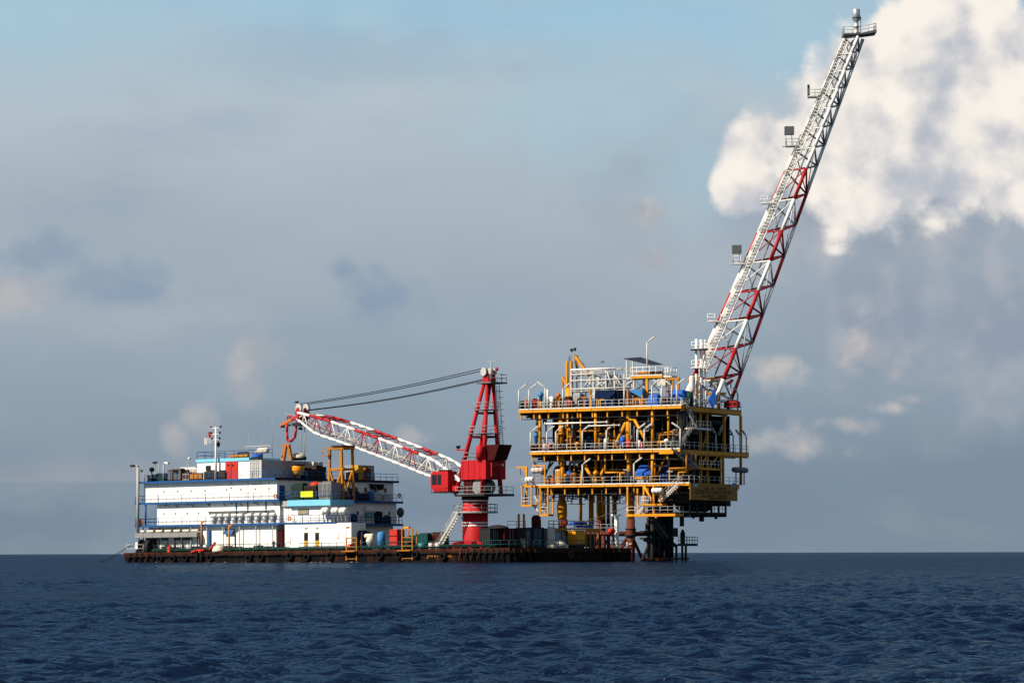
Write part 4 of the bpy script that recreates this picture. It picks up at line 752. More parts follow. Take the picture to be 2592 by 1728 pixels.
p0 = B.u(1432, 1318, -3.4); solo('marker_buoy', 'small red and white striped marker buoy on the scaffold', 'buoy', B, (-3.4, p0.y, p0.z-.6), MB().lathe((-3.4, p0.y, p0.z-.62), [(.3, 0), (.34, .4), (.28, .8), (.1, 1.1)], 10), 'brightred')

# lapping water along the sunlit hull side
rw = random.Random(11); m_ = MB(); u = UL+2
while u < bu(900, 0):
    l = rw.uniform(.4, 1.6); hh = rw.uniform(.02, .13); zb = -.0073*u*1.0-.05
    m_.add([(u, -.5, zb-.2), (u+l, -.5, zb-.2), (u+l*.7, -.04, zb+hh), (u+l*.3, -.04, zb+hh), (u, -.02, zb-.2), (u+l, -.02, zb-.2)], [(0, 1, 2, 3), (0, 3, 4), (1, 5, 2)]); u += l+rw.uniform(-.2, .35)
solo('hull_wash', 'thin broken line of pale wash along the sunlit barge waterline', 'foam', B, (UL, 0, 0), m_, 'grey', kind='stuff')

# ================================================================== PEDESTAL CRANE
kb = B.M @ Vector((bu(1203, 5, 1380), 5, HB))
K = Frame((kb.x, kb.y, kb.z), R(47)); 
kz = lambda py: WF.v(1203, py, kb.y).z-kb.z            # height above the deck at the pedestal
RP = 1.9
cr = thing('pedestal_crane', 'red pedestal crane with tall A-frame and white-striped column on the barge', 'crane', K, (0, 0, 0))
zs = kz(1256); zr = kz(1295)
pd = cr.p('pedestal', MB().lathe((0, 0, 0), [(RP*1.04, 0), (RP, .3), (RP, zs)], 36), 'red')
for y0, y1 in ((1321, 1324.5), (1328, 1332), (1264.5, 1268.5)): pd.p('stripe', MB().lathe((0, 0, kz(y1)), [(RP+.012, 0), (RP+.012, kz(y0)-kz(y1))], 36), 'white')
for a in (200, 245, 300, 340): pd.p('foot_gusset', MB().prism([(RP-.1, 0), (RP+1.6, 0), (RP+1.6, .9), (RP-.1, 1.2)], -.5, .5, 'y'), 'red').ob.rotation_euler.z = R(a)
ring_ = cr.p('ring_platform', MB().lathe((0, 0, zr-.18), [(RP+.05, 0), (RP+1.45, 0), (RP+1.45, .18), (RP+.05, .18)], 28, smooth=False), 'lightgrey')
RR = RP+1.4
ring_.p('railing', MB().rail([(RR*math.cos(2*math.pi*i/14), RR*math.sin(2*math.pi*i/14), zr) for i in range(15)], 1.15, 3, 1.5, .04), 'galv')
pd.p('hatch_lamp', MB().cbox((-.6, -RP-.1, kz(1311)), (.4, .2, .25)), 'lightgrey')
# stair to the ring
s0, s1 = K.v(1118, 1368, -3.2), K.v(1160, 1302, -3.2)
ring_.p('stair', MB().stair((s0.x, -3.6, 0), (s1.x, -2.6, zr), 1.0, (0.25, -.97, 0), 14, True, .3), 'dirtywhite')
# slewing machinery deck
md = cr.p('slew_deck', MB().box((-1.2, -3.0, zs), (5.3, 3.0, zs+.28)), 'dark'); md.p('turntable', MB().lathe((0, 0, zs-.5), [(RP+.12, 0), (RP+.12, .499)], 30), 'maroon')
md.p('railing', MB().rail([(-1.1, -2.9, zs+.28), (5.2, -2.9, zs+.28), (5.2, 2.9, zs+.28)], 1.1, 3, 1.3, .04), 'galv')
zh0, zh1 = kz(1214), kz(1166)
hs = cr.p('machinery_house', MB().box((-.95, -2, zh0), (4.5, 2, zh1)), 'red')
for k in range(4): hs.p('wall_rib', MB().box((-.6+k*1.25, -2.06, zh0+.1), (-.5+k*1.25, -2.003, zh1-.1)), 'red')
hs.p('service_panel', MB().box((4.503, -1.2, zh0+.4), (4.95, 1.3, zh1-.4)), 'red'); hs.p('panel_light', MB().cbox((4.97, 1.0, zh1-.7), (.05, .3, .3)), 'white')
for k in range(5): hs.p('louvre', MB().box((4.952, -1.0, zh0+.6+k*.28), (4.99, .5, zh0+.72+k*.28)), 'maroon')
hs.p('roof_rail', MB().rail([(4.4, 1.9, zh1), (-.85, 1.9, zh1), (-.85, -1.9, zh1), (1.0, -1.9, zh1)], 1.15, 3, 1.3, .04), 'galv')
cr.p('column_under_house', MB().box((-.7, -1.7, zs+.28), (1.2, 1.7, zh0-.003)), 'maroon')
wd = cr.p('winch_drum', MB().lathe((2.2, -1.6, zs+1.4), [(1.05, 0), (1.05, .12), (.72, .14), (.72, 2.6), (1.05, 2.62), (1.05, 2.74)], 20, 'y'), 'grey')
cr.p('exhaust_housing', MB().prism([(2.6, zh1), (5.4, zh1), (6.6, zh1+2.25), (2.6, zh1+2.25)], -1.2, 1.4, 'y'), 'maroon').p('drum_tank', MB().lathe((3.2, -1.9, zh1+.1), [(.62, 0), (.62, 1.9), (.4, 2.05)], 16), 'red')
# A-frame
zap = kz(973); FP = [(-2.3, -1.85), (-2.3, 1.85)]; RPp = [(3.6, -1.85), (3.6, 1.85)]; AX = 3.3
for (u, v), w in [(p_, .62) for p_ in FP]+[(p_, .68) for p_ in RPp]:
    cr.p('frame_leg', MB().tube((u, v, zs+.28), (AX+(u-3.3)*.12, v*.33, zap), .36, 12, .28), 'red')
def legat(u, v, f): a = Vector((u, v, zs+.28)); b = Vector((AX+(u-3.3)*.12, v*.33, zap)); return a.lerp(b, f)
for f_, mt in ((.30, 'red'), (.52, 'maroon'), (.735, 'maroon')):
    P4 = [legat(u, v, f_) for u, v in FP+RPp]
    for i, j in ((0, 1), (2, 3), (0, 2), (1, 3)): cr.p('cross_tie', MB().bar(P4[i], P4[j], .34, .3), mt)
for f_ in (.53, .745):
    P4 = [legat(u, v, f_)+Vector((0, 0, .25)) for u, v in ((-2.3, -1.85), (3.6, -1.85), (3.6, 1.85), (-2.3, 1.85))]; o_ = Vector((0, -.5, 0))
    gp = cr.p('landing', MB().add([P4[0]+o_, P4[1]+o_+Vector((.5, 0, 0)), P4[2]+Vector((.5, .3, 0)), P4[3]+Vector((0, .3, 0)), P4[0]+o_+Vector((0, 0, .1)), P4[1]+o_+Vector((.5, 0, .1)), P4[2]+Vector((.5, .3, .1)), P4[3]+Vector((0, .3, .1))], [(3, 2, 1, 0), (4, 5, 6, 7), (0, 1, 5, 4), (1, 2, 6, 5), (2, 3, 7, 6), (3, 0, 4, 7)]), 'midgrey')
    gp.p('railing', MB().rail([P4[0]+o_, P4[1]+o_+Vector((.5, 0, 0)), P4[2]+Vector((.5, .3, 0))], 1.15, 3, 1.2, .04), 'galv')
cr.p('ladder', MB().ladder(legat(3.6, 1.85, .32)+Vector((.7, .2, 0)), legat(3.6, 1.85, .99)+Vector((.7, .2, 0)), .55, (0.3, 1, 0), .035), 'midgrey')
cr.p('ladder', MB().ladder(legat(-2.3, 1.0, .30)+Vector((1.2, .2, 0)), legat(-2.3, 1.0, .54)+Vector((1.2, .2, 0)), .6, (1, .2, 0), .035), 'midgrey')
for k in range(7):
    p_ = legat(3.6, 1.85, .60+.055*k)+Vector((.95, .35, 0)); cr.p('ladder_hoop', MB().torus(p_, .42, .03, 'z', 12, 4), 'midgrey')
fl = legat(-2.3, -1.85, .40); fa = cr.p('floodlight_arm', MB().bar(fl, fl+Vector((-1.9, -.4, .1)), .22), 'red'); fa.p('floodlight', MB().lathe(fl+Vector((-1.5, -.4, .25)), [(.15, 0), (.34, .2), (.34, .5)], 10), 'dark')
# head platform and sheaves
tp = cr.p('top_platform', MB().box((AX-1.9, -1.1, zap+.003), (AX+1.3, 2.3, zap+.22)), 'midgrey'); tp.p('railing', MB().rail([(AX-1.8, 2.2, zap+.22), (AX+1.2, 2.2, zap+.22), (AX+1.2, -1.0, zap+.22)], 1.15, 2, 1.1, .04), 'galv')
cr.p('sheave_cheek', MB().prism([(AX-.9, zap+.22), (AX+.5, zap+.22), (AX+.2, zap+2.0), (AX-.6, zap+2.0)], -.75, -.55, 'y'), 'red'); cr.p('sheave_cheek', MB().prism([(AX-.9, zap+.22), (AX+.5, zap+.22), (AX+.2, zap+2.0), (AX-.6, zap+2.0)], .55, .75, 'y'), 'red')
zsh = zap+1.75
for v in (-.95, .35, .95): cr.p('sheave', MB().lathe((AX-.3, v, zsh), [(.62, -.13), (.5, 0), (.62, .13)], 18, 'y'), 'dirtywhite')
cr.p('beacon_mast', MB().tube((AX+.3, 0, zap+.22), (AX+.3, 0, zap+3.3), .12, 8), 'galv').p('aerial_bar', MB().bar((AX-.6, 0, zap+3.3), (AX+1.4, 0, zap+3.3), .09), 'galv')
cr.p('warning_lamp', MB().lathe((AX+1.0, .5, zap+1.9), [(.2, 0), (.2, .35), (.1, .5)], 8), 'boomred')
# operator cab
zc0, zc1 = kz(1244), kz(1192)
cabp = cr.p('cab', MB().prism([(-6.3, zc0+.9), (-5.6, zc0), (-2.4, zc0), (-2.4, zc1), (-5.8, zc1), (-6.3, zc1-.5)], -3.3, -1.5, 'y'), 'red')
cabp.p('window', MB().box((-6.0, -3.34, zc0+1.1), (-4.9, -3.303, zc1-.45)), 'glass'); cabp.p('window', MB().box((-4.7, -3.34, zc0+1.1), (-3.9, -3.303, zc1-.45)), 'glass'); cabp.p('window', MB().prism([(-6.36, zc0+1.1), (-6.32, zc0+1.1), (-6.32, zc1-.7), (-6.36, zc1-.7)], -3.1, -1.7, 'y'), 'glass')
cabp.p('walkway', MB().box((-5.6, -3.9, zc0-.15), (-1.0, -1.4, zc0-.02)), 'dark'); cabp.p('roof_hatch', MB().box((-4.8, -2.9, zc1+.003), (-3.0, -1.9, zc1+.25)), 'maroon'); cabp.p('handrail', MB().rail([(-5.5, -3.85, zc0), (-2.2, -3.85, zc0)], 1.0, 2, 1.1, .035), 'boomred')
cr.p('cab_arm', MB().box((-2.4, -2.6, zc0+.1), (-.9, -1.6, zc0+.9)), 'red')
# ------------------------------------------------------------------ boom
zpiv = kz(1214); LBm = 41.0
tipz = WF.v(768, 1057, kb.y+LBm*.731).z-kb.z
T0, T1 = Vector((-1.2, 0, zpiv)), Vector((-LBm, 0, tipz)); ax_ = (T1-T0); LL = ax_.length; ax_.normalize(); upv = Vector((ax_.z, 0, -ax_.x)); upv = upv if upv.z > 0 else -upv
def bp_(t, top, side):
    """boom point: t 0 foot .. 1 tip"""
    W = 1.95*(1-max(0, (t-.86)/.14)*.55); H = 2.6
    foot = min(1, t/.16); hd = 1-max(0, (t-.84)/.16)*.62
    q = T0+ax_*LL*t; h_ = (H*foot*hd*.5)
    return q+upv*((h_ if top else -h_)+.35*math.sin(math.pi*min(1, max(0, t)))+.3*max(0, (t-.84)/.16))+Vector((0, side*W, 0))
bm = cr.p('boom', MB().bar(T0+Vector((0, -2.3, 0)), T0+Vector((0, 2.3, 0)), .5), 'white', 'red and white banded lattice boom')
NB = 21; ts = [i/NB for i in range(NB+1)]
def bcol(t): 
    px_ = 1165-t*400; return 'white' if px_ > 1085 or px_ < 812 else ('white' if (int((px_-812)//53) % 2) else 'boomred')
for i in range(NB):
    a, b = ts[i], ts[i+1]; c = bcol((a+b)/2)
    for side in (-1, 1):
        bm.p('chord', MB().tube(bp_(a, 1, side), bp_(b, 1, side), .23, 8), c); bm.p('chord', MB().tube(bp_(a, 0, side), bp_(b, 0, side), .19, 8), 'white' if side < 0 else c)
        x, y = (0, 1) if i % 2 else (1, 0)
        bm.p('lacing', MB().tube(bp_(a, x, side), bp_(b, y, side), .075, 6), c); 
        if i % 2 == 0 and i > 1: bm.p('lacing', MB().tube(bp_(a, 0, side), bp_(a, 1, side), .08, 6), c)
    for top in ((0, 1) if i % 2 else (1,)):
        bm.p('cross_lacing', MB().tube(bp_(a, top, -1), bp_(b, top, 1), .07, 6), c)
        if i: bm.p('cross_lacing', MB().tube(bp_(a, top, -1), bp_(a, top, 1), .08, 6), c)
w_ = MB()
for i in range(3, NB-2): a, b = bp_(ts[i], 0, -.8)+Vector((0, 0, .25)), bp_(ts[i+1], 0, -.8)+Vector((0, 0, .25)); w_.bar(a, b, .7, .08)
bm.p('walkway', w_, 'galv')
w_ = MB()
for i in range(3, NB-2):
    a, b = bp_(ts[i], 0, -.95)+Vector((0, 0, .3)), bp_(ts[i+1], 0, -.95)+Vector((0, 0, .3)); w_.rail([a, b], 1.0, 2, 1.6, .04)
bm.p('walkway_rail', w_, 'palegrey')
bm.p('service_pipe', MB().path([bp_(t_, 0, .2)+Vector((0, 0, .5)) for t_ in ts[2:-2]], .14, 8), 'dirtywhite')
# boom head
h0 = bp_(1, 1, 0); hb = bp_(1, 0, 0)
hd = cr.p('boom_head', MB().add([bp_(.985, 1, -1.2), bp_(.985, 1, 1.2), bp_(.985, 0, 1.2), bp_(.985, 0, -1.2), h0+Vector((-2.4, -.5, -1.0)), h0+Vector((-2.4, .5, -1.0)), hb+Vector((-1.6, .5, -.2)), hb+Vector((-1.6, -.5, -.2))], [(0, 1, 2, 3), (7, 6, 5, 4), (0, 4, 5, 1), (1, 5, 6, 2), (2, 6, 7, 3), (3, 7, 4, 0)]), 'boomred')
for v in (-.75, .75): hd.p('sheave', MB().lathe(h0+Vector((.1, v, .75)), [(.72, -.16), (.6, 0), (.72, .16)], 20, 'y'), 'dirtywhite'); hd.p('sheave_bracket', MB().prism([(h0.x-.7, h0.z-.3), (h0.x+.8, h0.z-.3), (h0.x+.3, h0.z+.8), (h0.x-.2, h0.z+.8)], v-.28, v-.2, 'y'), 'boomred')
hd.p('head_lamp', MB().cbox(h0+Vector((-.4, -.8, 1.7)), (.5, .4, .3)), 'dark')
tipj = h0+Vector((-5.4, 0, -1.8))
hd.p('fly_jib', MB().bar(hb+Vector((-1.0, -.4, .2)), tipj, .34, .45), 'orange'); hd.p('fly_jib', MB().bar(hb+Vector((.8, .3, -.6)), tipj+Vector((1.3, .2, -.1)), .26, .3), 'galv'); hd.p('aerial', MB().bar(h0+Vector((-4.6, 0, .1)), h0+Vector((-1.5, 0, -.4)), .09), 'galv'); hd.p('head_platform', MB().cbox(hb+Vector((.5, -.6, -.9)), (2.2, 1.6, .5)), 'dark')
for d in (-4.2, .3): hd.p('floodlight', MB().lathe(hb+Vector((d, -.4, -1.25 if d < 0 else -1.7)), [(.42, 0), (.3, .3), (.1, .4)], 10), 'dark')
for d in (-2.6, -3.2): hd.p('jib_sheave', MB().torus(h0+Vector((d, -.2, -.75)), .36, .12, 'y', 14, 6), 'boomred')
hk = hd.p('crane_hook', MB().path([hb+Vector((-3.2, -.3, -.5)), hb+Vector((-3.25, -.3, -2.0)), hb+Vector((-3.1, -.3, -3.3)), hb+Vector((-2.2, -.3, -3.5)), hb+Vector((-1.2, -.3, -2.8)), hb+Vector((-.9, -.3, -1.4)), hb+Vector((-1.0, -.3, -.4))], .2, 8), 'boomred')
# ropes
for v in (-.95, -.8, .75, .95): cr.p('luffing_rope', MB().path([Vector((AX-.4, v*.9, zsh+.55)).lerp(h0+Vector((.3, v*.85, 1.4)), i/8)-Vector((0, 0, .38*math.sin(math.pi*i/8)))  for i in range(9)], .05, 5), 'cable')
for v in (-.6, -.3, .5): cr.p('hoist_rope', MB().path([Vector((AX-.6, v*.9, zsh-1.05)).lerp(h0+Vector((.9, v*.9, .35)), i/8)-Vector((0, 0, .5*math.sin(math.pi*i/8)))  for i in range(9)], .05, 5), 'cable')
for d, y_ in ((.5, -.5), (1.1, -.2)): cr.p('fall_rope', MB().tube(hb+Vector((d, y_, -.6)), hb+Vector((d, y_, -7.2)), .07, 6), 'galv')

# ================================================================== PLATFORM
PB = WF.v(1597, 1420, 478.0)
P = Frame((PB.x, 478.0, 0), R(30))
pu = lambda px, v, py=1200: P.v(px, py, v).x
pv = lambda px, u, py=1200: P.u(px, py, u).y
VE = -3.4                                             # front edge of the decks
UT0, UT1 = pu(1312, VE, 1033), pu(1725, VE, 1029); VT1 = pv(1877, UT1, 1035)
UM0, UM1 = pu(1341, VE, 1140), pu(1722, VE, 1137); VM1 = pv(1896, UM1, 1140)
UC0, UC1 = pu(1358, VE, 1226), pu(1745, VE, 1223); VC1 = pv(1872, UC1, 1225)
zT = P.v(1500, 1031, VE).z; zM = P.v(1500, 1139.5, VE).z; zL = P.v(1500, 1225, VE).z
LA = pu(1423, 0, 1390); LC = pv(1690, 0, 1390)
plat = thing('oil_platform', 'yellow three-deck offshore gas platform standing on tubular legs', 'platform', P, (0, 0, 0))
zsp = P.v(1597, 1313, 0).z                              # splash-zone paint line
def deck(name, u0, u1, v0, v1, z, gdepth, nu, nv, label, hang=True):
    d = plat.p(name, MB().box((u0, v0, z-.12), (u1, v1, z)), 'brown', label)
    d.p('edge_trim', MB().box((u0-.03, v0-.05, z-.06), (u1+.03, v0-.003, z+.10)), 'white')
    for i in range(nu):                                  # yellow edge girder in panels
        a, b = u0+(u1-u0)*i/nu+.05, u0+(u1-u0)*(i+1)/nu-.05
        d.p('edge_girder', MB().box((a, v0, z-.12-gdepth), (b, v0+.3, z-.122)), 'yellow')
    k = max(3, int((v1-v0)/2.4))
    for i in range(k): a, b = v0+(v1-v0)*i/k+.05, v0+(v1-v0)*(i+1)/k-.05; d.p('edge_girder', MB().box((u1-.3, a+(.35 if i == 0 else 0), z-.12-gdepth*1.6), (u1, b, z-.122)), 'yellow')
    for i in range(nu+1):
        u = min(u1-.2, max(u0+.2, u0+(u1-u0)*i/nu)); d.p('joist', MB().box((u-.12, v0+.302, z-.9), (u+.12, v1-.3, z-.122)), 'ochre')
        if hang and i < nu: d.p('hanger', MB().bar((u, v0+.45, z-.9), (u, v0+.45, z-1.55), .2), 'yellow')
    if hang:
        for dv in (.2, .9): d.p('cable_tray', MB().box((u0+.5, v0+dv, z-1.62), (u1-.5, v0+dv+.45, z-1.53)), 'dark')
        for j in range(5): d.p('under_pipe', MB().tube((u0+.6+j*.4, v0+1.6+j*.8, z-1.15-.1*(j % 2)), (u1-.6, v0+1.6+j*.8, z-1.15-.1*(j % 2)), .16+.03*(j % 3), 8), ['dark', 'midgrey', 'brown', 'dark', 'galv'][j])
    return d
dT = deck('top_deck', UT0, UT1, VE, VT1, zT, .42, 11, 6, 'top deck')
dM = deck('main_deck', UM0, UM1, VE, VM1, zM, .36, 11, 6, 'middle deck')
dL = deck('cellar_deck', UC0, UC1, VE, VC1, zL, .30, 11, 6, 'lowest deck')
def prail(nd, a, b, n, mat='white', h=1.12, rails=2): rail_run(nd, a, b, n, mat, h=h, rails=rails, sp=1.4, r=.038)
for d, u0, u1, v1, z in ((dT, UT0, UT1, VT1, zT), (dM, UM0, UM1, VM1, zM), (dL, UC0, UC1, VC1, zL)):
    mt = 'palegrey' if z > zL+1 else 'lightgrey'
    prail(d, (u0+.05, VE+.03, z), (u1-.05, VE+.03, z), 8, mt); prail(d, (u1-.05, VE+.05, z), (u1-.05, v1-.1, z), 5, mt); prail(d, (u0+.05, VE+.05, z), (u0+.05, v1-.1, z), 4, mt)
# legs and conductors
def leg(px, v, r, top, mat='yellow', sleeve=None, name='leg', u=None):
    u = pu(px, v, 1390) if u is None else u
    n = plat.p(name, MB().tube((u, v, zsp), (u, v, top), r*.92, 18), mat); n.p('splash_zone', MB().tube((u, v, -3), (u, v, zsp), r, 18), 'rustleg')
    if sleeve: n.p('sleeve', MB().lathe((u, v, sleeve[0]), [(r, 0), (sleeve[2], .5), (sleeve[2], sleeve[1]-sleeve[0]-1.2), (r*.7, sleeve[1]-sleeve[0])], 18), mat)
    return n, u
zz1260 = P.v(1423, 1257, 0).z
legA, _ = leg(1423, 0, .62, zT-.13, sleeve=(zsp, zz1260, .82)); legB, _ = leg(1597, 0, .66, zT-.13)
leg(0, LC, .66, zT-.13, u=0.0); leg(0, LC, .62, zT-.13, u=LA)
zcn = P.v(1597, 1345, 0).z
legB.p('leg_cone', MB().lathe((0, 0, zcn), [(.74, -.9), (.80, -.6), (.80, .25), (.66, .9)], 20), 'rustleg'); legB.p('clamp_band', MB().lathe((0, 0, zcn-.75), [(.95, 0), (.95, .35)], 20), 'dark'); legB.p('clamp_band', MB().lathe((0, 0, zcn+.35), [(.88, 0), (.88, .18)], 20), 'dark')
for py, tx in ((1375.5, '6'), (1395.5, '5')):
    q = P.v(1597, py, -.8); legB.p('draught_line', MB().lathe((0, 0, q.z-.05), [(.825, 0), (.825, .1)], 20), 'white') if False else legB.p('draught_line', MB().box((.0, -.78, q.z-.05), (.55, -.60, q.z+.05)), 'white')
    lettering(legB, tx, .8, FACE_V((-.28, -.72, q.z)), 'white', 'draught_number')
for px, v, r in ((1497, 4.2, .44), (1528, 3.4, .36), (1556, 4.6, .40), (1470, 8.5, .3), (1540, 8.5, .3)): leg(px, v, r, zM, name='conductor', sleeve=None)
# jacket braces at and above the water
def brace(a, b, r, mat='rustleg', name='jacket_brace'): return plat.p(name, MB().tube(a, b, r, 12), mat)
zj = P.v(1560, 1350, 0).z; zw = -.8
for a, b in (((LA, 0), (0, 0)), ((0, 0), (0, LC)), ((LA, LC), (0, LC)), ((LA, 0), (LA, LC))):
    brace((*a, zj), (*b, zj), .34); m_ = ((a[0]+b[0])/2, (a[1]+b[1])/2)
    brace((*a, zj), (*m_, zw-1.5), .26); brace((*b, zj), (*m_, zw-1.5), .26)
brace((0, 0, 1.2), (-1.4, -.6, .4), .2); brace((-.6, -.1, 2.9), (-2.2, -.6, 1.6), .22)
prail(plat, (LA+1, -.6, zj+.36), (-1.2, -.6, zj+.36), 2, 'galv')
# columns, posts and braces between decks
def col(px, v, z0, z1, r, mat='yellow', name='column'):
    u = pu(px, v, 1100); plat.p(name, MB().tube((u, v, z0), (u, v, z1), r, 12), mat); return u
for px, v, r in ((1367, VE+.6, .22), (1437, VE+.5, .15), (1470, VE+.5, .13), (1508, VE+.6, .25), (1652, VE+.6, .24), (1591, VE+1.3, .42), (1421, VE+1.6, .46)): col(px, v, zM, zT-.55, r)
for px, v, r in ((1424, VE+1.4, .34), (1592, VE+1.3, .34), (1651, VE+.6, .24), (1508, VE+2.2, .26)): col(px, v, zL, zM-.5, r)
def pbrace(x0, y0, x1, y1, v, r=.2, mat='yellow', fr=P, ax=1): plat.p('brace', MB().tube(P.on(ax, x0, y0, v), P.on(ax, x1, y1, v), r, 10), mat)
pbrace(1438, 1083, 1460, 1133, VE+1.2, .24); pbrace(1584, 1068, 1555, 1134, VE+1.2, .26); pbrace(1606, 1062, 1645, 1134, VE+.4, .22); pbrace(1592, 1062, 1606, 1062, VE+.6, .15)
pbrace(1481, 1178, 1505, 1222, VE+1.5, .26); pbrace(1533, 1180, 1510, 1222, VE+1.5, .24); pbrace(1690, 1142, 1655, 1222, VE+1.5, .18, 'ochre')
for px0, px1 in ((1352, 1375), (1400, 1375)): pbrace(px0, 1170, px1, 1200, VE+3, .16, 'dark')
pbrace(1394, 1165, 1380, 1205, VE+2, .14, 'midgrey')
# right (shaded) face framing
for px in (1833, 1875): v = pv(px, UT1-.4, 1090); plat.p('column', MB().bar((UT1-.4, v, zM), (UT1-.4, v, zT-.8), .36), 'yellow')
for px in (1773, 1790, 1822): v = pv(px, UM1-.3, 1120); plat.p('column', MB().bar((UM1-.3, v, zL), (UM1-.3, v, zT-1.0 if px < 1800 else zM-.6), .32), 'yellow')
for px in (1830, 1875): v = pv(px, UC1-.4, 1180); plat.p('column', MB().bar((UC1-.4, v, zL), (UC1-.4, v, zM-.6), .34), 'ochre')
for a, b in ((1776, 1790), (1795, 1822)):
    plat.p('brace', MB().tube(P.u(a, 1183, UM1-.3), P.u(b, 1146, UM1-.3), .15, 8), 'yellow'); plat.p('brace', MB().tube(P.u(a+2, 1128, UM1-.3), P.u(b, 1105, UM1-.3), .12, 8), 'yellow') if a < 1790 else None
va, vb_ = pv(1768, UM1+.02, 1186), pv(1826, UM1+.02, 1186); zz_ = P.u(1800, 1184, UM1).z
g_ = plat.p('side_landing', MB().box((UM1-1.6, va, zz_-.35), (UM1+.3, vb_, zz_)), 'yellow'); prail(g_, (UM1+.2, va, zz_), (UM1+.2, vb_, zz_), 2)
va, vb_ = pv(1745, UT1+.5, 1083), pv(1792, UT1+.5, 1083); zz_ = P.u(1770, 1084, UT1+.5).z
g_ = plat.p('side_landing', MB().box((UT1-.3, va, zz_-.2), (UT1+1.1, vb_, zz_)), 'white'); prail(g_, (UT1+1.05, va, zz_), (UT1+1.05, vb_, zz_), 1, rails=3)
# black panels added inside the decks to stand in for deep shade
plat.p('shade_panel', MB().box((UM0+1.6, VE+4.6, zM), (UM1-3.5, VE+4.85, zT-.9)), 'black'); plat.p('shade_panel', MB().box((UM0+4, VM1-4, zM), (UM1-1.6, VM1-3.8, zT-.9)), 'black'); plat.p('shade_panel', MB().box((UC0+7, VC1-4, zL), (UC1-1.6, VC1-3.8, zM-.9)), 'black'); plat.p('shade_panel', MB().box((UM1-3.7, VE+3.0, zM), (UM1-3.5, VM1-4.2, zT-.9)), 'black')
plat.p('shade_panel', MB().box((UC0+5.0, VE+4.6, zL), (UC1-3.5, VE+4.85, zM-.9)), 'black'); plat.p('shade_panel', MB().box((UC1-3.4, VE+3, zL), (UC1-3.2, VC1-4.2, zM-.9)), 'black')
# dense pipework between decks on the front
rnd = random.Random(3)
for zb, zt_, u0, u1, n in ((zM, zT-1.6, UM0+.6, UM1-1, 58), (zL, zM-1.6, UC0+3, UC1-1, 40), (zL-2.6, zL-.95, UC0+2, UC1-1, 26)):
    for i in range(n):
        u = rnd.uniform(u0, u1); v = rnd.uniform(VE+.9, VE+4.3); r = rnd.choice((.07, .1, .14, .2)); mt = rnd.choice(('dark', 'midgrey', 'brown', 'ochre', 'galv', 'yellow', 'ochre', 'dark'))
        w = rnd.uniform(1.5, 5); z1 = rnd.uniform(zb+.8, zt_); s_ = rnd.choice((-1, 1)); z0 = zb if zb > zL-1 else zb+rnd.uniform(0, .8)
        plat.p('pipe_run', MB().path([(u, v, z0), (u, v, z1), (min(u1, max(u0, u+s_*w)), v, z1), (min(u1, max(u0, u+s_*w)), v, zt_+.9)], r, 8), mt)
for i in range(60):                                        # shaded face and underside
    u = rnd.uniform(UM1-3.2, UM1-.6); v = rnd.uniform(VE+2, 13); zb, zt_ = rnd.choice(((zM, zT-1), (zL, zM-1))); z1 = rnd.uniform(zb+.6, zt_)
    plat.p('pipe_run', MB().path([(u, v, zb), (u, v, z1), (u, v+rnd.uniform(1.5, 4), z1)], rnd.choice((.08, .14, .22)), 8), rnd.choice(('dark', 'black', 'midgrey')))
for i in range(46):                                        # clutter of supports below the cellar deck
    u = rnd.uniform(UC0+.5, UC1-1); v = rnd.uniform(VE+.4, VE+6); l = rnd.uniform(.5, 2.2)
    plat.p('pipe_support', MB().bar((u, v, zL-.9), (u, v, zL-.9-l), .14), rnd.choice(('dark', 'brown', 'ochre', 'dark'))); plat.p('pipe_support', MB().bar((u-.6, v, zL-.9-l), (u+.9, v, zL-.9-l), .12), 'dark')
# long white pipes under the top deck
for x0, y0, x1, y1, r, dv in ((1380, 1072, 1537, 1067, .13, -.25), (1492, 1077.5, 1568, 1076, .09, -.2)):
    a, b = P.v(x0, y0, VE+dv), P.v(x1, y1, VE+dv); b.z = a.z; wp_ = plat.p('white_pipe', MB().tube(a, b, r, 10), 'white')
    for e_ in (a, b): wp_.p('flange', MB().lathe(e_, [(r*1.9, -.07), (r*1.9, .07)], 12, 'x'), 'white')
a, b = P.v(1668, 1137, VE-.1), P.v(1704, 1148, VE-.1); plat.p('edge_plate', MB().box((a.x, VE-.12, b.z), (b.x, VE-.052, a.z)), 'yellow')
# stairs between the decks on the right corner
def pstair(p0, p1, w, wd, mat='dirtywhite', name='stair', **k): return plat.p(name, MB().stair(p0, p1, w, wd, None, True, **k), mat)
vs_ = VE+.4
pstair((pu(1759, VE, 1084)-.3, VE+1.2, zM+ (P.u(1770, 1084, UT1+.5).z-zM)), (pu(1727, VE, 1030)-.4, VE+1.2, zT), .9, (0, 1, 0), 'midgrey'); pstair((pu(1726, VE, 1137)-1.0, VE+.2, zM), (pu(1752, VE, 1084)-.3, VE+.2, P.u(1770, 1084, UT1+.5).z), .9, (0, 1, 0), 'midgrey')
pstair((UC1-.2, VE+2.0, P.u(1775, 1188, UM1).z), (UM1-1.2, VE-.6, zM), .9, (.7, .7, 0), 'midgrey')
z1302 = P.v(1650, 1300, VE).z
s0, s1 = P.v(1668, 1268, VE-.9), P.v(1718, 1214, VE-.9)
pstair((s0.x, VE-1.0, s0.z), (s1.x, VE-1.0, zL), 1.1, (0, 1, 0), 'dirtywhite')
a, b = P.v(1628, 1275, VE-.6), P.v(1672, 1275, VE-.6); ld = plat.p('stair_landing', MB().box((a.x, VE-1.2, a.z-.25), (b.x+.6, VE+.6, a.z)), 'yellow'); prail(ld, (a.x, VE-1.1, a.z), (a.x+1.6, VE-1.1, a.z), 1)
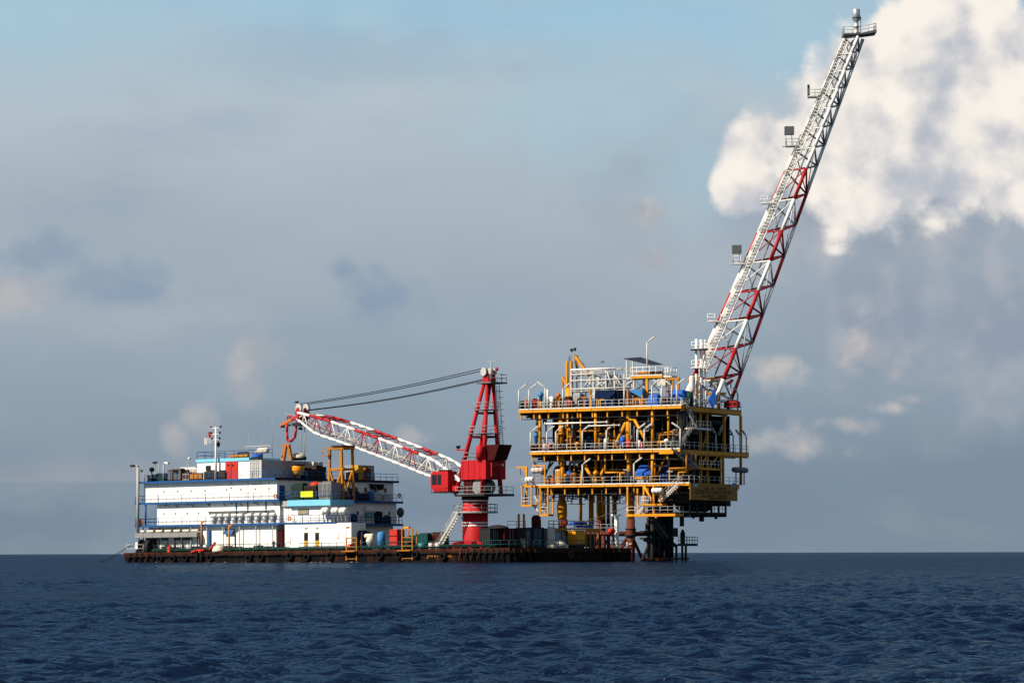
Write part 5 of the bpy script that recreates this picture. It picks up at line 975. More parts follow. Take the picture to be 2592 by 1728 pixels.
s0, s1 = P.v(1610, 1298, VE-.9), P.v(1636, 1276, VE-.9); pstair((s0.x, VE-1.0, z1302), (s1.x, VE-1.0, a.z), .9, (0, 1, 0), 'dirtywhite')
a, b = P.v(1588, 1300, VE-.9), P.v(1712, 1300, VE-.9); lp = plat.p('lower_walkway', MB().box((a.x, VE-1.3, z1302-.4), (b.x, VE+1.6, z1302)), 'yellow'); prail(lp, (a.x+.1, VE-1.25, z1302), (s0.x, VE-1.25, z1302), 1); prail(lp, (s0.x+1.8, VE-1.25, z1302), (b.x, VE-1.25, z1302), 2, 'lightgrey'); prail(lp, (b.x, VE-1.2, z1302), (b.x, VE+1.5, z1302), 1, 'lightgrey')
for px in (1588, 1606, 1629, 1654): u = pu(px, VE-.6, 1260); plat.p('hanger_post', MB().bar((u, VE-.5 if px != 1606 else VE+.5, z1302-.05), (u, VE-.5 if px != 1606 else VE+.5, zL-.4), .26), 'yellow')
a, b = P.v(1630, 1230, VE-.5), P.v(1655, 1272, VE-.5); plat.p('brace', MB().tube(a, b, .2, 10), 'yellow')
for px, y in ((1700, 1300),): plat.p('warning_light', MB().cbox((pu(1661, VE-1.2, 1307), VE-1.2, z1302-.55), (.4, .3, .22)), 'orange')
# hanging baskets on the left
for x0, x1, yt, yb, v, mt in ((1322, 1349, 1228, 1280, VE-.4, 'yellow'), (1369, 1391, 1262, 1304, VE-.4, 'yellow')):
    a, b = P.v(x0, yb, v), P.v(x1, yb, v); n = plat.p('access_basket', MB().box((a.x, v-.4, a.z-.1), (b.x, v+1.4, a.z+.2)), mt)
    zt_ = P.v(x0, yt, v).z
    for u in (a.x+.1, b.x-.1):
        for vv in (v-.3, v+1.3): n.p('basket_post', MB().bar((u, vv, a.z+.2), (u, vv, max(zt_, zL-.4)), .2), mt)
    prail(n, (a.x+.1, v-.35, a.z+.2), (b.x-.1, v-.35, a.z+.2), 1, 'white', 1.1, 2)
a = P.v(1340, 1226, VE); plat.p('basket_deck', MB().box((pu(1322, VE, 1226), VE-.5, zL-.35), (UC0, VE+1.6, zL-.02)), 'yellow'); prail(plat, (pu(1322, VE, 1226)+.1, VE-.4, zL), (UC0, VE-.4, zL), 1, 'lightgrey', 1.1)
pbrace(1353, 1282, 1368, 1300, VE, .18, 'canvas'); pbrace(1352, 1255, 1378, 1290, VE+.6, .14, 'lightgrey'); pbrace(1395, 1262, 1372, 1290, VE+.8, .1, 'dark'); pbrace(1362, 1228, 1390, 1262, VE+1.2, .12, 'dark')
# cantilevered lower structure under the right end
zu = P.u(1800, 1300, UC1-1).z; vq0, vq1 = VE+2.0, pv(1850, UC1-1, 1300)
sub = plat.p('drain_deck', MB().box((UC1-9, vq0, zu), (UC1-1, vq1-1.5, zu+.25)), 'dark')
for k in range(6): v = vq0+.3+(vq1-vq0-2)*k/5; sub.p('hanger', MB().bar((UC1-1.1, v, zu), (UC1-1.1, v, zL-.5), .26), 'dark')
for k in range(5): v = vq0+.3+(vq1-vq0-2)*k/4; sub.p('joist', MB().box((UC1-9, v-.12, zu-.45), (UC1-1, v+.12, zu-.003)), 'dark')
sub.p('drain_vessel', MB().capsule((UC1-4, 6, zu+1.5), 10, 1.15, 'y', 18), 'black'); sub.p('side_girder', MB().box((UC1-8.5, vq0+.5, zu+1.6), (UC1-1.4, vq1-1, zL-.9)), 'dark'); sub.p('step_girder', MB().box((UC1-8, vq1-1, zu+1.3), (UC1-1.3, vq1+.6, zu+2.4)), 'dark')
for px, l, r in ((1726, 1.6, .35), (1776, .8, .4), (1755, .35, .2), (1812, .35, .25)): v = pv(px, UC1-2.5, 1305); sub.p('drain_caisson', MB().tube((UC1-2.5, v, zu-l-.4), (UC1-2.5, v, zu+.1), r, 12), 'dark')
prail(sub, (UC1-1, vq0, zu+.25), (UC1-1, vq1-1.6, zu+.25), 3, 'dark')
# sign board on the shaded end
y0, y1 = pv(1747, UC1+.25, 1240), pv(1866, UC1+.25, 1240); zt_, zb_ = P.u(1747, 1221, UC1+.25).z, P.u(1747, 1264, UC1+.25).z
sg = thing('name_board', 'large ochre name board with dark lettering on the shaded platform end', 'sign', P, (UC1+.25, (y0+y1)/2, zb_))
sg.p('board', MB().box((UC1+.18, y0, zb_), (UC1+.28, y1, zt_)), 'signboard')
def uv_(px, py): q = P.u(px, py, UC1+.285); return q
lettering(sg, 'CENTRAL PROCESSING PLATFORM', 1.0, FACE_U(uv_(1806.5, 1246)) @ Matrix.Scale(.82, 4, (1, 0, 0)), 'ink')
for y, segs in ((1236, ((1783, 1793), (1800, 1808), (1816, 1840))), (1255.5, ((1778, 1808), (1815, 1840))), (1261.5, ((1795, 1841),))):
    m_ = MB()
    for a, b in segs:
        k = max(2, int((b-a)/2.6))
        for i in range(k): q0, q1 = uv_(a+(b-a)*i/k, y), uv_(a+(b-a)*(i+.68)/k, y); m_.box((UC1+.283, q0.y, q0.z-.13), (UC1+.292, q1.y, q0.z+.13))
    sg.p('small_print', m_, 'ink')
q0, q1 = uv_(1755, 1222.5), uv_(1766, 1232); lg = sg.p('logo_panel', MB().box((UC1+.283, q0.y, q1.z), (UC1+.295, q1.y, q0.z)), 'lightgrey'); q0, q1 = uv_(1853, 1222), uv_(1861, 1233); lg = sg.p('logo_panel', MB().box((UC1+.283, q0.y, q1.z), (UC1+.295, q1.y, q0.z)), 'palegrey'); lg.p('logo_mark', MB().torus((UC1+.3, (q0.y+q1.y)/2, (q0.z+q1.z)/2+.05), .28, .09, 'x', 14, 6), 'blue')
# boat landing and lower access in the shade
bl = thing('boat_landing', 'dark steel boat landing with stairs and small railed stage under the platform end', 'landing', P, (4, LC-1, 0))
zb1 = P.u(1660, 1363, 3).z
def bq(px, py, u=3.0): return P.u(px, py, u)
for px in (1640, 1652, 1668, 1683, 1693): q = bq(px, 1400); bl.p('upright', MB().tube((3, q.y, -2.2), (3, q.y, bq(px, 1310).z), .34 if px in (1652, 1693) else .2, 10), 'dark')
for py in (1345, 1362, 1415): a, b = bq(1625, py), bq(1700, py); bl.p('walkway' if py != 1415 else 'bumper_beam', MB().bar(a, Vector((3, b.y, a.z)), .9 if py != 1415 else .35, .3), 'dark' if py != 1415 else 'rustleg')
bl.p('stair', MB().stair(bq(1672, 1360)+Vector((.4, 0, 0)), bq(1636, 1312)+Vector((.4, 0, 0)), .9, (1, 0, 0), 12, True), 'midgrey'); bl.p('brace', MB().tube(bq(1645, 1370), bq(1625, 1418), .22, 10), 'dark'); bl.p('brace', MB().tube(bq(1650, 1368), bq(1675, 1415), .2, 10), 'dark'); bl.p('brace', MB().tube(bq(1630, 1366), bq(1650, 1372), .2, 10), 'rustleg')
a, b = bq(1704, 1377, 5.0), bq(1752, 1377, 5.0); st = bl.p('stage', MB().box((4.0, a.y, a.z-.25), (6.0, b.y, a.z+.05)), 'dark'); st.p('railing', MB().rail([(5.95, a.y, a.z+.05), (5.95, b.y, a.z+.05), (4.1, b.y, a.z+.05)], 1.15, 3, 1.0, .05), 'midgrey')
for px in (1712, 1727, 1736): q = bq(px, 1390, 5.0); st.p('stage_leg', MB().tube((5, q.y, -2), (5, q.y, a.z-.25), .2, 8), 'dark')
q = bq(1728, 1350, 5.0); st.p('riser', MB().tube((5, q.y, a.z), (5, q.y, bq(1728, 1347, 5).z), .4, 10), 'black'); st.p('riser_cap', MB().lathe((5, q.y, bq(1728, 1347, 5).z), [(.28, 0), (.28, .25), (.12, .5)], 10), 'black')
bl.p('bumper_beam', MB().tube(bq(1630, 1414), bq(1742, 1413), .2, 10), 'rustleg'); bl.p('orange_float', MB().capsule(bq(1661, 1416), 1.2, .25, 'y'), 'orange')
q = bq(1709, 1345, 4.5); bl.p('junction_box', MB().box((3.4, q.y-1.2, q.z-.8), (4.6, q.y+.8, q.z+.6)), 'dark'); bl.p('connecting_beam', MB().bar((3, bq(1690, 1362).y, zb1), (5, a.y+1, a.z-.3), .4), 'dark')

for px, v, r in ((1648, 5, .5), (1660, 7, .55), (1672, 6, .5), (1684, 8, .6), (1697, 9, .5)): u = pu(px, v, 1380); plat.p('dark_fill_tube', MB().tube((u, v, -3), (u, v, zL-1), r, 12), 'black')  # black tubes added to fill the dark area under the platform end
for px, py, w, hh in ((1655, 1335, 3.2, 1.4), (1690, 1330, 2.6, 2.6), (1672, 1352, 4.4, .9)): q = bq(px, py, 1.5); plat.p('dark_fill_box', MB().box((.8, q.y-w/2, q.z-hh/2), (1.6, q.y+w/2, q.z+hh/2)), 'black')  # black boxes added between the tubes to deepen the darkness

for i in range(26):                                        # yellow valve stands and pipe supports along the deck fronts
    z0, ua, ub_ = ((zM, UM0+1, UM1-1.5), (zL, UC0+1, UC1-2), (zT, UT0+3, UT1-2))[i % 3]; u = rnd.uniform(ua, ub_); v = rnd.uniform(VE+.5, VE+1.6); hh = rnd.uniform(.7, 2.4)
    ps_ = plat.p('pipe_stand', MB().bar((u, v, z0), (u, v, z0+hh), .16), rnd.choice(('yellow', 'ochre', 'brown'))); ps_.p('stand_head', MB().bar((u-rnd.uniform(.2, .7), v, z0+hh), (u+rnd.uniform(.2, .7), v, z0+hh), .2), rnd.choice(('ochre', 'dark', 'galv')))

# ================================================================== FLARE BOOM
YB = 484.0
def chord(k, py):
    r = 1.74+(4.2-1.74)*(py-92)/808.0; c_, s_ = {'L': (-.929, .37), 'M': (.143, -.99), 'R': (.786, .62)}[k]
    ym = YB-.99*r; q = WF.v(1855+(900-py)*.3923, py, ym); return Vector((q.x-.143*r+c_*r, YB+s_*r, q.z))
FR0 = P.M @ Vector((0, 0, zT))
fbase = (chord('M', 1012)+chord('L', 1012)+chord('R', 1012))/3; fbase.z = P.M.translation.z+zT
flare = thing('flare_boom', 'tall leaning red and white lattice flare boom on the platform top deck', 'flare boom', WF, fbase)
NM = [92, 134, 178, 224, 272, 322, 373, 426, 504, 583, 660, 735, 809, 881, 960, 1022]
REDM = ((426, 504), (583, 660), (735, 809), (881, 960)); REDR = ((468, 545), (626, 703), (784, 862), (944, 1030))
cf = lambda py, rr: 'boomred' if any(a <= py < b for a, b in rr) else 'white'
NR = [NM[i]+.72*(NM[i+1]-NM[i]) for i in range(len(NM)-1)]
for i in range(len(NM)-1):
    a, b = NM[i], NM[i+1]; rr = .25+.09*(a-92)/900
    for k in 'LM': flare.p('chord', MB().tube(chord(k, a), chord(k, b), rr, 12), cf((a+b)/2, REDM))
    c = cf((a+b)/2, REDM); bc = 'galv' if a < 420 else c; x = chord('R', NR[i])  # upper braces grey: their shade is put into the colour
    for k in 'ML':
        flare.p('brace', MB().tube(chord(k, a), x, .16, 8), bc); flare.p('brace', MB().tube(chord(k, b), x, .16, 8), 'galv' if a < 420 else cf(b+1 if c == 'white' else b-1, REDM))
        if i+1 < len(NR) and i % 2 == 0: flare.p('brace', MB().tube(chord(k, a), chord('R', NR[min(i+1, len(NR)-1)]), .09, 8), bc)
    flare.p('brace', MB().tube(chord('L', a), chord('M', a), .12, 8), 'white' if c == 'white' else 'boomred'); flare.p('brace', MB().tube(chord('L', b), chord('M', a), .09, 8), bc)
rs_ = [92]+NR+[1030, 1096]
for a, b in zip(rs_, rs_[1:]): flare.p('chord', MB().tube(chord('R', a), chord('R', b), .27, 12), cf((a+b)/2, REDR) if a < 1025 else 'white')
def LMp(py, f, out): a, b = chord('L', py), chord('M', py); p_ = a.lerp(b, f); n_ = (b-a).normalized(); o_ = Vector((n_.y, -n_.x, 0)); return p_+(o_ if o_.y < 0 else -o_)*out
pys = [100+i*48 for i in range(20)]
for k in range(len(pys)-1):
    a, b = pys[k], min(1015, pys[k+1]); w = .95
    lad = flare.p('ladder', MB().ladder(LMp(b, .30, .35), LMp(a, .30, .35), w, (1, -.35, 0), .075, .5), 'white')
    lad.p('cable_tray', MB().bar(LMp(b, .20, .10), LMp(a, .20, .10), .35, .10), 'palegrey')
    for f in (.20, .42): lad.p('handrail', MB().tube(LMp(b, f, .95), LMp(a, f, .95), .05, 6), 'dirtywhite')
    for q_ in (a, (a+b)/2):
        lad.p('hoop', MB().path([LMp(q_, .18, .3), LMp(q_, .19, .95), LMp(q_, .43, .95), LMp(q_, .44, .3)], .035, 5), 'dirtywhite')
    flare.p('flare_pipe', MB().tube(LMp(b, .12, .25), LMp(a, .12, .25), .32, 12), 'white'); flare.p('pilot_pipe', MB().tube(LMp(b, .62, -.3), LMp(a, .62, -.3), .13, 8), 'grey')
    for q_ in (a+12, a+36): flare.p('pipe_clamp', MB().bar(LMp(q_, .05, .1), LMp(q_, .66, -.1), .07), 'galv')
for py, box_ in ((508, 0), (661, 1), (807, 0), (364, 1), (240, 2)):
    c_ = chord('L', py)+Vector((-.7, -.5, 0)); rp = flare.p('rest_platform', MB().cbox(c_+Vector((0, 0, -.06)), (2.2, 1.5, .12)), 'white' if py > 400 else 'galv')
    rp.p('railing', MB().rail([c_+Vector((1.0, -.7, 0)), c_+Vector((-1.05, -.7, 0)), c_+Vector((-1.05, .7, 0))], 1.15, 3, .95, .05), 'white' if py > 400 else 'galv')
    if box_ == 1:
        bx_ = c_+Vector((-.55, -.2, 2.3 if py > 500 else 2.5)); rp.p('floodlight_box', MB().cbox(bx_, (1.5, 1.2, 1.3)), 'midgrey'); [rp.p('box_leg', MB().tube(bx_+Vector((d, 0, -.65)), Vector((bx_.x+d, bx_.y, c_.z)), .05, 6), 'galv') for d in (-.6, .4)]; rp.p('ledge', MB().cbox(c_+Vector((-1.1, -.2, -.05)), (1.2, 1.0, .1)), 'white')
    if box_ == 2: rp.p('beacon', MB().cbox(c_+Vector((-1.0, -.3, 1.1)), (.35, .35, 1.7)), 'dark')
# head
tq = (chord('L', 90)+chord('M', 90)+chord('R', 90))/3; zh = chord('M', 88).z
hp = flare.p('head_platform', MB().box((tq.x-2.1, tq.y-1.9, zh), (tq.x+.6, tq.y+1.5, zh+.18)).prism([(tq.x+.6, zh), (tq.x+3.2, zh+.35), (tq.x+3.2, zh+.75), (tq.x+.6, zh+.18)], tq.y-1.9, tq.y+1.5, 'y'), 'midgrey')
hp.p('railing', MB().rail([(tq.x+3.1, tq.y+1.4, zh+.7), (tq.x+3.1, tq.y-1.85, zh+.7), (tq.x+.6, tq.y-1.85, zh+.2), (tq.x-2.05, tq.y-1.85, zh+.2), (tq.x-2.05, tq.y+1.4, zh+.2)], 1.1, 3, 1.1, .045), 'galv')
q0 = WF.v(2173, 24, tq.y); ft = flare.p('flare_tip', MB().lathe((tq.x+.15, tq.y, zh+.2), [(.30, 0), (.55, .3), (.55, .5), (.36, .6), (.36, 1.2), (.62, 1.4), (.34, 1.5), (.34, 2.2), (.62, 2.5), (.62, q0.z-zh-.35), (.54, q0.z-zh-.2)], 20), 'steel')
ft.p('wind_shield', MB().lathe((tq.x+.15, tq.y, q0.z-1.5), [(.66, 0), (.66, .12)], 20), 'dark'); ft.p('pilot_burner', MB().tube((tq.x+.85, tq.y, zh+.2), (tq.x+.85, tq.y, q0.z-1.2), .07, 8), 'steel')
# white vent stack in a cage, left of the boom foot
v0_ = WF.v(1764, 1020, YB-4); n = thing('vent_stack', 'white caged vent stack at the foot of the flare boom', 'stack', WF, (v0_.x+.7, YB-4, fbase.z))
zt_ = WF.v(1764, 858, YB-4).z
for dx in (0, .75, 1.35): n.p('stack_pipe', MB().tube((v0_.x+dx, YB-4, fbase.z), (v0_.x+dx, YB-4, zt_-.1*dx), .24 if dx < 1 else .15, 10), 'white')
for py in (886, 933): z_ = WF.v(1764, py, YB-4).z; e = n.p('stack_landing', MB().box((v0_.x-.9, YB-5, z_), (v0_.x+1.8, YB-3, z_+.15)), 'brown' if py < 900 else 'white'); e.p('railing', MB().rail([(v0_.x-.85, YB-4.95, z_+.15), (v0_.x+1.75, YB-4.95, z_+.15)], 1.1, 3, .9, .05), 'white')
n.p('red_band', MB().lathe((v0_.x, YB-4, WF.v(1764, 945, YB-4).z), [(.3, 0), (.3, .9)], 12), 'boomred')
v1_ = WF.v(1752, 1000, YB-5); n.p('knock_out_drum', MB().capsule((v1_.x, YB-5, v1_.z+1.8), 2.8, .45, 'z', 14), 'white'); n.p('drum_leg', MB().tube((v1_.x, YB-5, fbase.z), (v1_.x, YB-5, v1_.z+.6), .25, 10), 'white')
# yellow trestles carrying the boom
for px, dy, yt in ((1764, -2.5, 962), (1819, -2.0, 966)):
    b0 = WF.v(px, 1020, YB+dy); zt_ = WF.v(px, yt, YB+dy).z; n = thing('boom_trestle', 'yellow support post carrying the flare boom '+('next to the vent stack' if px < 1800 else 'behind the blue tarpaulin'), 'post', WF, (b0.x, YB+dy, fbase.z))
    n.p('post', MB().bar((b0.x, YB+dy, fbase.z), (b0.x, YB+dy, zt_), .55), 'yellow'); n.p('head_plate', MB().box((b0.x-1.3, YB+dy-.5, zt_+.003), (b0.x+1.1, YB+dy+.5, zt_+.55)), 'yellow'); n.p('knee_brace', MB().bar((b0.x, YB+dy, zt_-1.6), (b0.x-1.5, YB+dy, zt_), .25), 'yellow'); n.p('crossbeam', MB().bar((b0.x-1.9, YB+dy, zt_-1.9), (b0.x+1.2, YB+dy, zt_-1.9), .4), 'yellow')

# ================================================================== PLATFORM EQUIPMENT
def plamp(px, z, v, d, label, group, hgt=3.1, ax=1, uu=None, mat='palegrey', arm=1.45):
    u = pu(px, v, 1000 if z == zT else 1100) if ax == 1 else uu; v = v if ax == 1 else pv(px, uu, 1100)
    n = thing('lamp_post', label, 'lamp post', P, (u, v, z), group)
    n.p('post', MB().tube((u, v, z), (u, v, z+hgt), .13, 8), mat)
    e = Vector((u, v, z+hgt)); dv = Vector((d, 0, 0)) if ax == 1 else Vector((0, d, 0))
    n.p('arm', MB().tube(e, e+dv*.45+Vector((0, 0, .35)), .09, 8), mat); n.p('lamp_tube', MB().bar(e+dv*.4+Vector((0, 0, .32)), e+dv*arm+Vector((0, 0, .32+.62*(arm-.4))), .26, .2), mat)
    return n
G1, G2 = 'lamp posts on the top deck rail', 'lamp posts on the middle deck rail'
L1, L2 = 'white lamp post with bent arm standing on the front rail of the top deck', 'white lamp post with bent arm standing on the front rail of the middle deck'
for k, (px, d) in enumerate(((1713, 1), (1700, -1), (1675, -1), (1650, 1), (1580, 1), (1505, 1), (1425, 1), (1339, 1), (1313.5, 1))): plamp(px, zT, VE+.05, d, 'white bent-arm lamp post on the top deck front rail, %s from the flare boom' % ORD[k], G1)
plamp(1380, zT, VE+.1, -1, 'thick double lamp post on the top deck beside the blue valve', None, 3.4).p('post', MB().tube((pu(1386, VE+.1, 1000), VE+.1, zT), (pu(1386, VE+.1, 1000), VE+.1, zT+3.1), .15, 8), 'white')
for k, (px, d) in enumerate(((1722, -1), (1631, 1), (1613, 1), (1535, 1), (1474, 1), (1407, 1), (1384, 1), (1343, 1))): plamp(px, zM, VE+.05, d, 'white bent-arm lamp post on the middle deck front rail, %s from the corner stair' % ORD[k], G2)
for px, lab in ((1474, 'white lamp post on the lowest deck beside the V-shaped yellow braces'), (1604, 'white lamp post on the lowest deck next to the bright blue tarpaulin')): plamp(px, zL, VE+.05, 1, lab, None)
G3 = 'lamp posts along the shaded end of the middle deck'
for k, px in enumerate((1812, 1856, 1873, 1889)): plamp(px, zM, 0, -1, 'white lamp post on the shaded middle deck end, %s from the corner stair' % ORD[k], G3, 2.6, 0, UM1-.1)
for px, lab in ((1787, 'white lamp post on the top deck rail at the stair corner'), (1868, 'white lamp post on the top deck rail at the far shaded corner')): plamp(px, zT, 0, -1, lab, None, 2.6, 0, UT1-.1)
def pzz(px, py, v): return P.v(px, py, v)
def vessel(name, label, px, pytop, z, v, r, mat, cap='dome', trim='dark'):
    q = P.v(px, pytop, v); h_ = q.z-z; n = thing(name, label, 'tank', P, (q.x, v, z))
    n.p('shell', MB().lathe((q.x, v, z+.2), [(r*.5, -.05), (r, .1), (r, h_-.2-r*.5), (r*.75, h_-.2-r*.2), (r*.2, h_-.2)], 14), mat); n.p('skirt', MB().lathe((q.x, v, z), [(r*.8, 0), (r*.8, .26)], 12), trim); n.p('nozzle', MB().tube((q.x, v-r*.8, z+h_*.55), (q.x, v-r-.18, z+h_*.55), r*.22, 8), trim); return n
def drum(label, px, pytop, z, v, mat, r=.3, name='drum', cat='drum'):
    q = P.v(px, pytop, v); h_ = q.z-z; solo(name, label, cat, P, (q.x, v, z), MB().lathe((q.x, v, z), [(r, 0), (r, h_*.33), (r*1.07, h_*.35), (r, h_*.37), (r, h_*.66), (r*1.07, h_*.68), (r, h_*.7), (r, h_-.03), (r*.8, h_)], 12), mat)
def valve(label, px, pytop, z, v, mat, base='yellow'):
    q = P.v(px, pytop, v); h_ = q.z-z; n = thing('valve', label, 'valve', P, (q.x, v, z)); n.p('stem', MB().tube((q.x, v, z), (q.x, v, z+h_*.45), .2, 8), base); n.p('actuator', MB().lathe((q.x, v, z+h_*.45), [(.22, 0), (.3, .05), (.3, h_*.25), (.42, h_*.27), (.42, h_*.4), (.15, h_*.55)], 12), mat)
def tarp(label, x0, x1, yt, yb, v, dep, mat, z=None, fr=P):
    a, b = fr.v(x0, yt, v), fr.v(x1, yb, v); z0 = b.z if z is None else z; m = MB(); n = 7; k = 5; rr = random.Random(int(x0)); vs = []
    for i in range(n+1):
        for j in range(k+1):
            f, w = i/n, j/k; e = min(1, 4.5*f*(1-f)+.35)*min(1, 4.5*w*(1-w)+.35)
            vs.append((a.x+(b.x-a.x)*f, v+dep*w, z0+(a.z-z0)*max(.30, min(1, e))*(1+.07*rr.uniform(-1, 1))))
    q = len(vs); vs += [(x, y, z0) for x, y, z in vs]; I = lambda i, j: i*(k+1)+j
    fs = [(I(i, j), I(i+1, j), I(i+1, j+1), I(i, j+1)) for i in range(n) for j in range(k)]
    for i in range(n): fs += [(I(i, 0), q+I(i, 0), q+I(i+1, 0), I(i+1, 0)), (I(i, k), I(i+1, k), q+I(i+1, k), q+I(i, k))]
    for j in range(k): fs += [(I(0, j), I(0, j+1), q+I(0, j+1), q+I(0, j)), (I(n, j), q+I(n, j), q+I(n, j+1), I(n, j+1))]
    m.add(vs, fs, False); solo('tarpaulin', label, 'tarpaulin', P, ((a.x+b.x)/2, v+dep/2, z0), m, mat)
# --- top deck
q0, q1 = pu(1505, VE+2, 1000), pu(1556, VE+2, 1000); zc_ = P.v(1530, 987, VE+2).z
container('equipment_container', 'dark blue equipment container behind the top deck rail', P, q0, q1, VE+2, VE+5.2, zT, zc_, 'navy', 'u')
n = container('equipment_container', 'second dark blue container half covered by a pale blue tarpaulin', P, pu(1577, VE+2.6, 1000), pu(1600, VE+2.6, 1000), VE+2.6, VE+6, zT, zc_-.1, 'navy', 'u')
a, b = P.v(1592, 987, VE+2.2), P.v(1626, 1007, VE+2.2); solo('tarpaulin', 'pale blue tarpaulin sloping off the second dark blue container', 'tarpaulin', P, ((a.x+b.x)/2, VE+4, b.z), MB().prism([(a.x, a.z+.1), (b.x, a.z+.1), (b.x, b.z), (b.x-.15, b.z), (a.x, a.z-.1)], VE+2.2, VE+5.5, 'y'), 'skyblue')
drum('bright blue drum beside the dark blue container', 1483, 1008, zT, VE+1.6, 'tarpblue', .36); drum('second bright blue drum next to the orange post', 1500, 1008, zT, VE+1.6, 'tarpblue', .36); drum('third bright blue drum standing behind the first', 1489, 1009, zT, VE+2.4, 'tarpblue', .34)
tarp('bright blue tarpaulin over a machine behind the top deck rail', 1636, 1666, 997, 1027, VE+1.4, 2, 'tarpblue', zT); tarp('wide blue tarpaulin stretched near the flare boom', 1689, 1730, 987, 1010, VE+2.2, 2.4, 'tarpblue'); 
a = WF.v(1797, 986, YB-5.5); b = WF.v(1812, 1028, YB-5.5); solo('tarpaulin', 'crumpled blue tarpaulin hanging on the flare boom trestle', 'tarpaulin', WF, (a.x+.5, YB-5.5, fbase.z), MB().prism([(a.x+.6, a.z), (b.x, a.z+.2), (b.x, fbase.z+1.0), (b.x-.4, fbase.z), (a.x+.3, fbase.z), (a.x-.3, fbase.z+1.2), (a.x+.1, fbase.z+1.9)], YB-5.8, YB-5.0, 'y'), 'tarpblue')
q = P.v(1695, 1010, VE+2.4); solo('tarp_frame', 'scaffold frame under the wide blue tarpaulin', 'scaffold', P, (q.x+1, VE+3, zT), MB().box((q.x, VE+2.5, zT), (q.x+.12, VE+2.6, q.z+.6)).box((q.x+2.2, VE+2.5, zT), (q.x+2.3, VE+2.6, q.z+.6)).box((q.x, VE+4.4, zT), (q.x+.12, VE+4.5, q.z+.6)), 'galv')
vessel('green_vessel', 'upright dark green vessel beside the flare boom foot', 1746, 991, zT, VE+3.5, .5, 'green'); vessel('filter_vessel', 'squat dark green vessel behind the bright blue tarpaulin', 1632, 990, zT, VE+4, .6, 'green')
valve('tall valve with light blue actuator by the double lamp post', 1369, 990, zT, VE+.7, 'skyblue'); valve('orange and yellow valve next to the white domed vessels', 1413, 994, zT, VE+1.4, 'orange', 'brown')
for px, lab in ((1388, 'first of two white domed vessels on the top deck corner'), (1398, 'second white domed vessel, nearer the pipe rack')): vessel('filter_vessel', lab, px, 1002, zT, VE+2, .42, 'white')
unit('pump_skid', 'dark red pump skid between the domed vessels and pipe rack', 1426, 1442, 1006, zT, VE+1.4, 1.6, 'maroon', 'brown', P); unit('pump_skid', 'low brown manifold skid behind the top deck rail', 1400, 1424, 1010, zT, VE+1.5, 1.6, 'brown', 'ochre', P); unit('pump_skid', 'grey instrument cabinet below the pipe rack', 1450, 1468, 997, zT, VE+2.2, 1.6, 'lightgrey', 'galv', P); unit('pump_skid', 'black skid frame between the grey cabinet and blue drums', 1460, 1478, 1009, zT, VE+1.2, 1.2, 'dark', 'maroon', P)
unit('yellow_skid', 'low yellow framed skid in front of the pale blue tarpaulin', 1596, 1634, 1011, zT, VE+1.2, 1.4, 'ochre', 'maroon', P); unit('pump_skid', 'maroon pump skid between the two blue tarpaulins', 1668, 1690, 1008, zT, VE+1.4, 1.6, 'maroon', 'dark', P)
for px, yt, mt, lab in ((1443, 1013, 'brightred', 'red fire extinguisher box behind the top deck rail'), (1437, 1012, 'pink', 'pale pink cabinet next to the red extinguisher box'), (1688, 1009, 'maroon', 'maroon cabinet standing by the wide blue tarpaulin'), (1698, 1010, 'black', 'black cabinet under the wide blue tarpaulin'), (1716, 1014, 'ochre', 'ochre cabinet at the top deck corner')): drum(lab, px, yt, zT, VE+.9, mt, .3, 'cabinet', 'cabinet')
for px, lab in ((1494, 'ochre post between the bright blue drums'), (1589, 'ochre post at the corner of the second blue container'), (1602, 'short orange post behind the low yellow skid'), (1626, 'slanted orange post beside the pale blue tarpaulin')): q = P.v(px, 985 if px < 1590 else 1000, VE+1.3); solo('steel_post', lab, 'post', P, (q.x, VE+1.3, zT), MB().bar((q.x, VE+1.3, zT), (q.x, VE+1.3, q.z), .28), 'ochre')
# red hose reels and workers' corner on the far left
for px, yt, mt, lab in ((1336, 1015, 'maroon', 'dark red hose reel at the top deck corner'), (1322, 1014, 'dark', 'black valve box at the top deck corner')): drum(lab, px, yt, zT, VE+1, mt, .34, 'hose_reel', 'hose reel')
unit('fire_skid', 'red fire pump skid near the left end of the top deck', 1344, 1360, 1012, zT, VE+1.6, 1.4, 'brightred', 'maroon', P)
# white pipe manifold
vm_ = VE+4.6; n = thing('pipe_manifold', 'white pipe rack with tall manifold frames on the top deck', 'pipe rack', P, (pu(1530, vm_, 960), vm_+1, zT))
PX = (1446, 1472, 1502, 1534, 1556, 1580, 1600)
for i, px in enumerate(PX):
    for vv in (vm_, vm_+2.2): u = pu(px, vv, 960); n.p('upright', MB().bar((u, vv, zT), (u, vv, P.v(px, (936, 936, 941, 934, 939, 946, 950)[i], vm_).z), .24), 'palegrey')
for py, r_ in ((936, .15), (948, .12), (963.5, .12), (985, .13)):
    for vv in (vm_-.1, vm_+2.2): a, b = P.v(1446, py, vm_), P.v((1560, 1535, 1604, 1604)[(936, 948, 963.5, 985).index(py)], py, vm_); n.p('header_pipe', MB().tube((a.x, vv, a.z), (b.x, vv, a.z), r_, 8), 'palegrey' if py > 940 else 'white')
for x0, x1, y0, y1 in ((1474, 1500, 985, 950), (1534, 1510, 985, 963), (1556, 1580, 950, 985), (1582, 1602, 985, 955), (1536, 1552, 940, 985)): n.p('diagonal', MB().tube(P.v(x0, y0, vm_-.05), P.v(x1, y1, vm_-.05), .12, 8), 'palegrey')
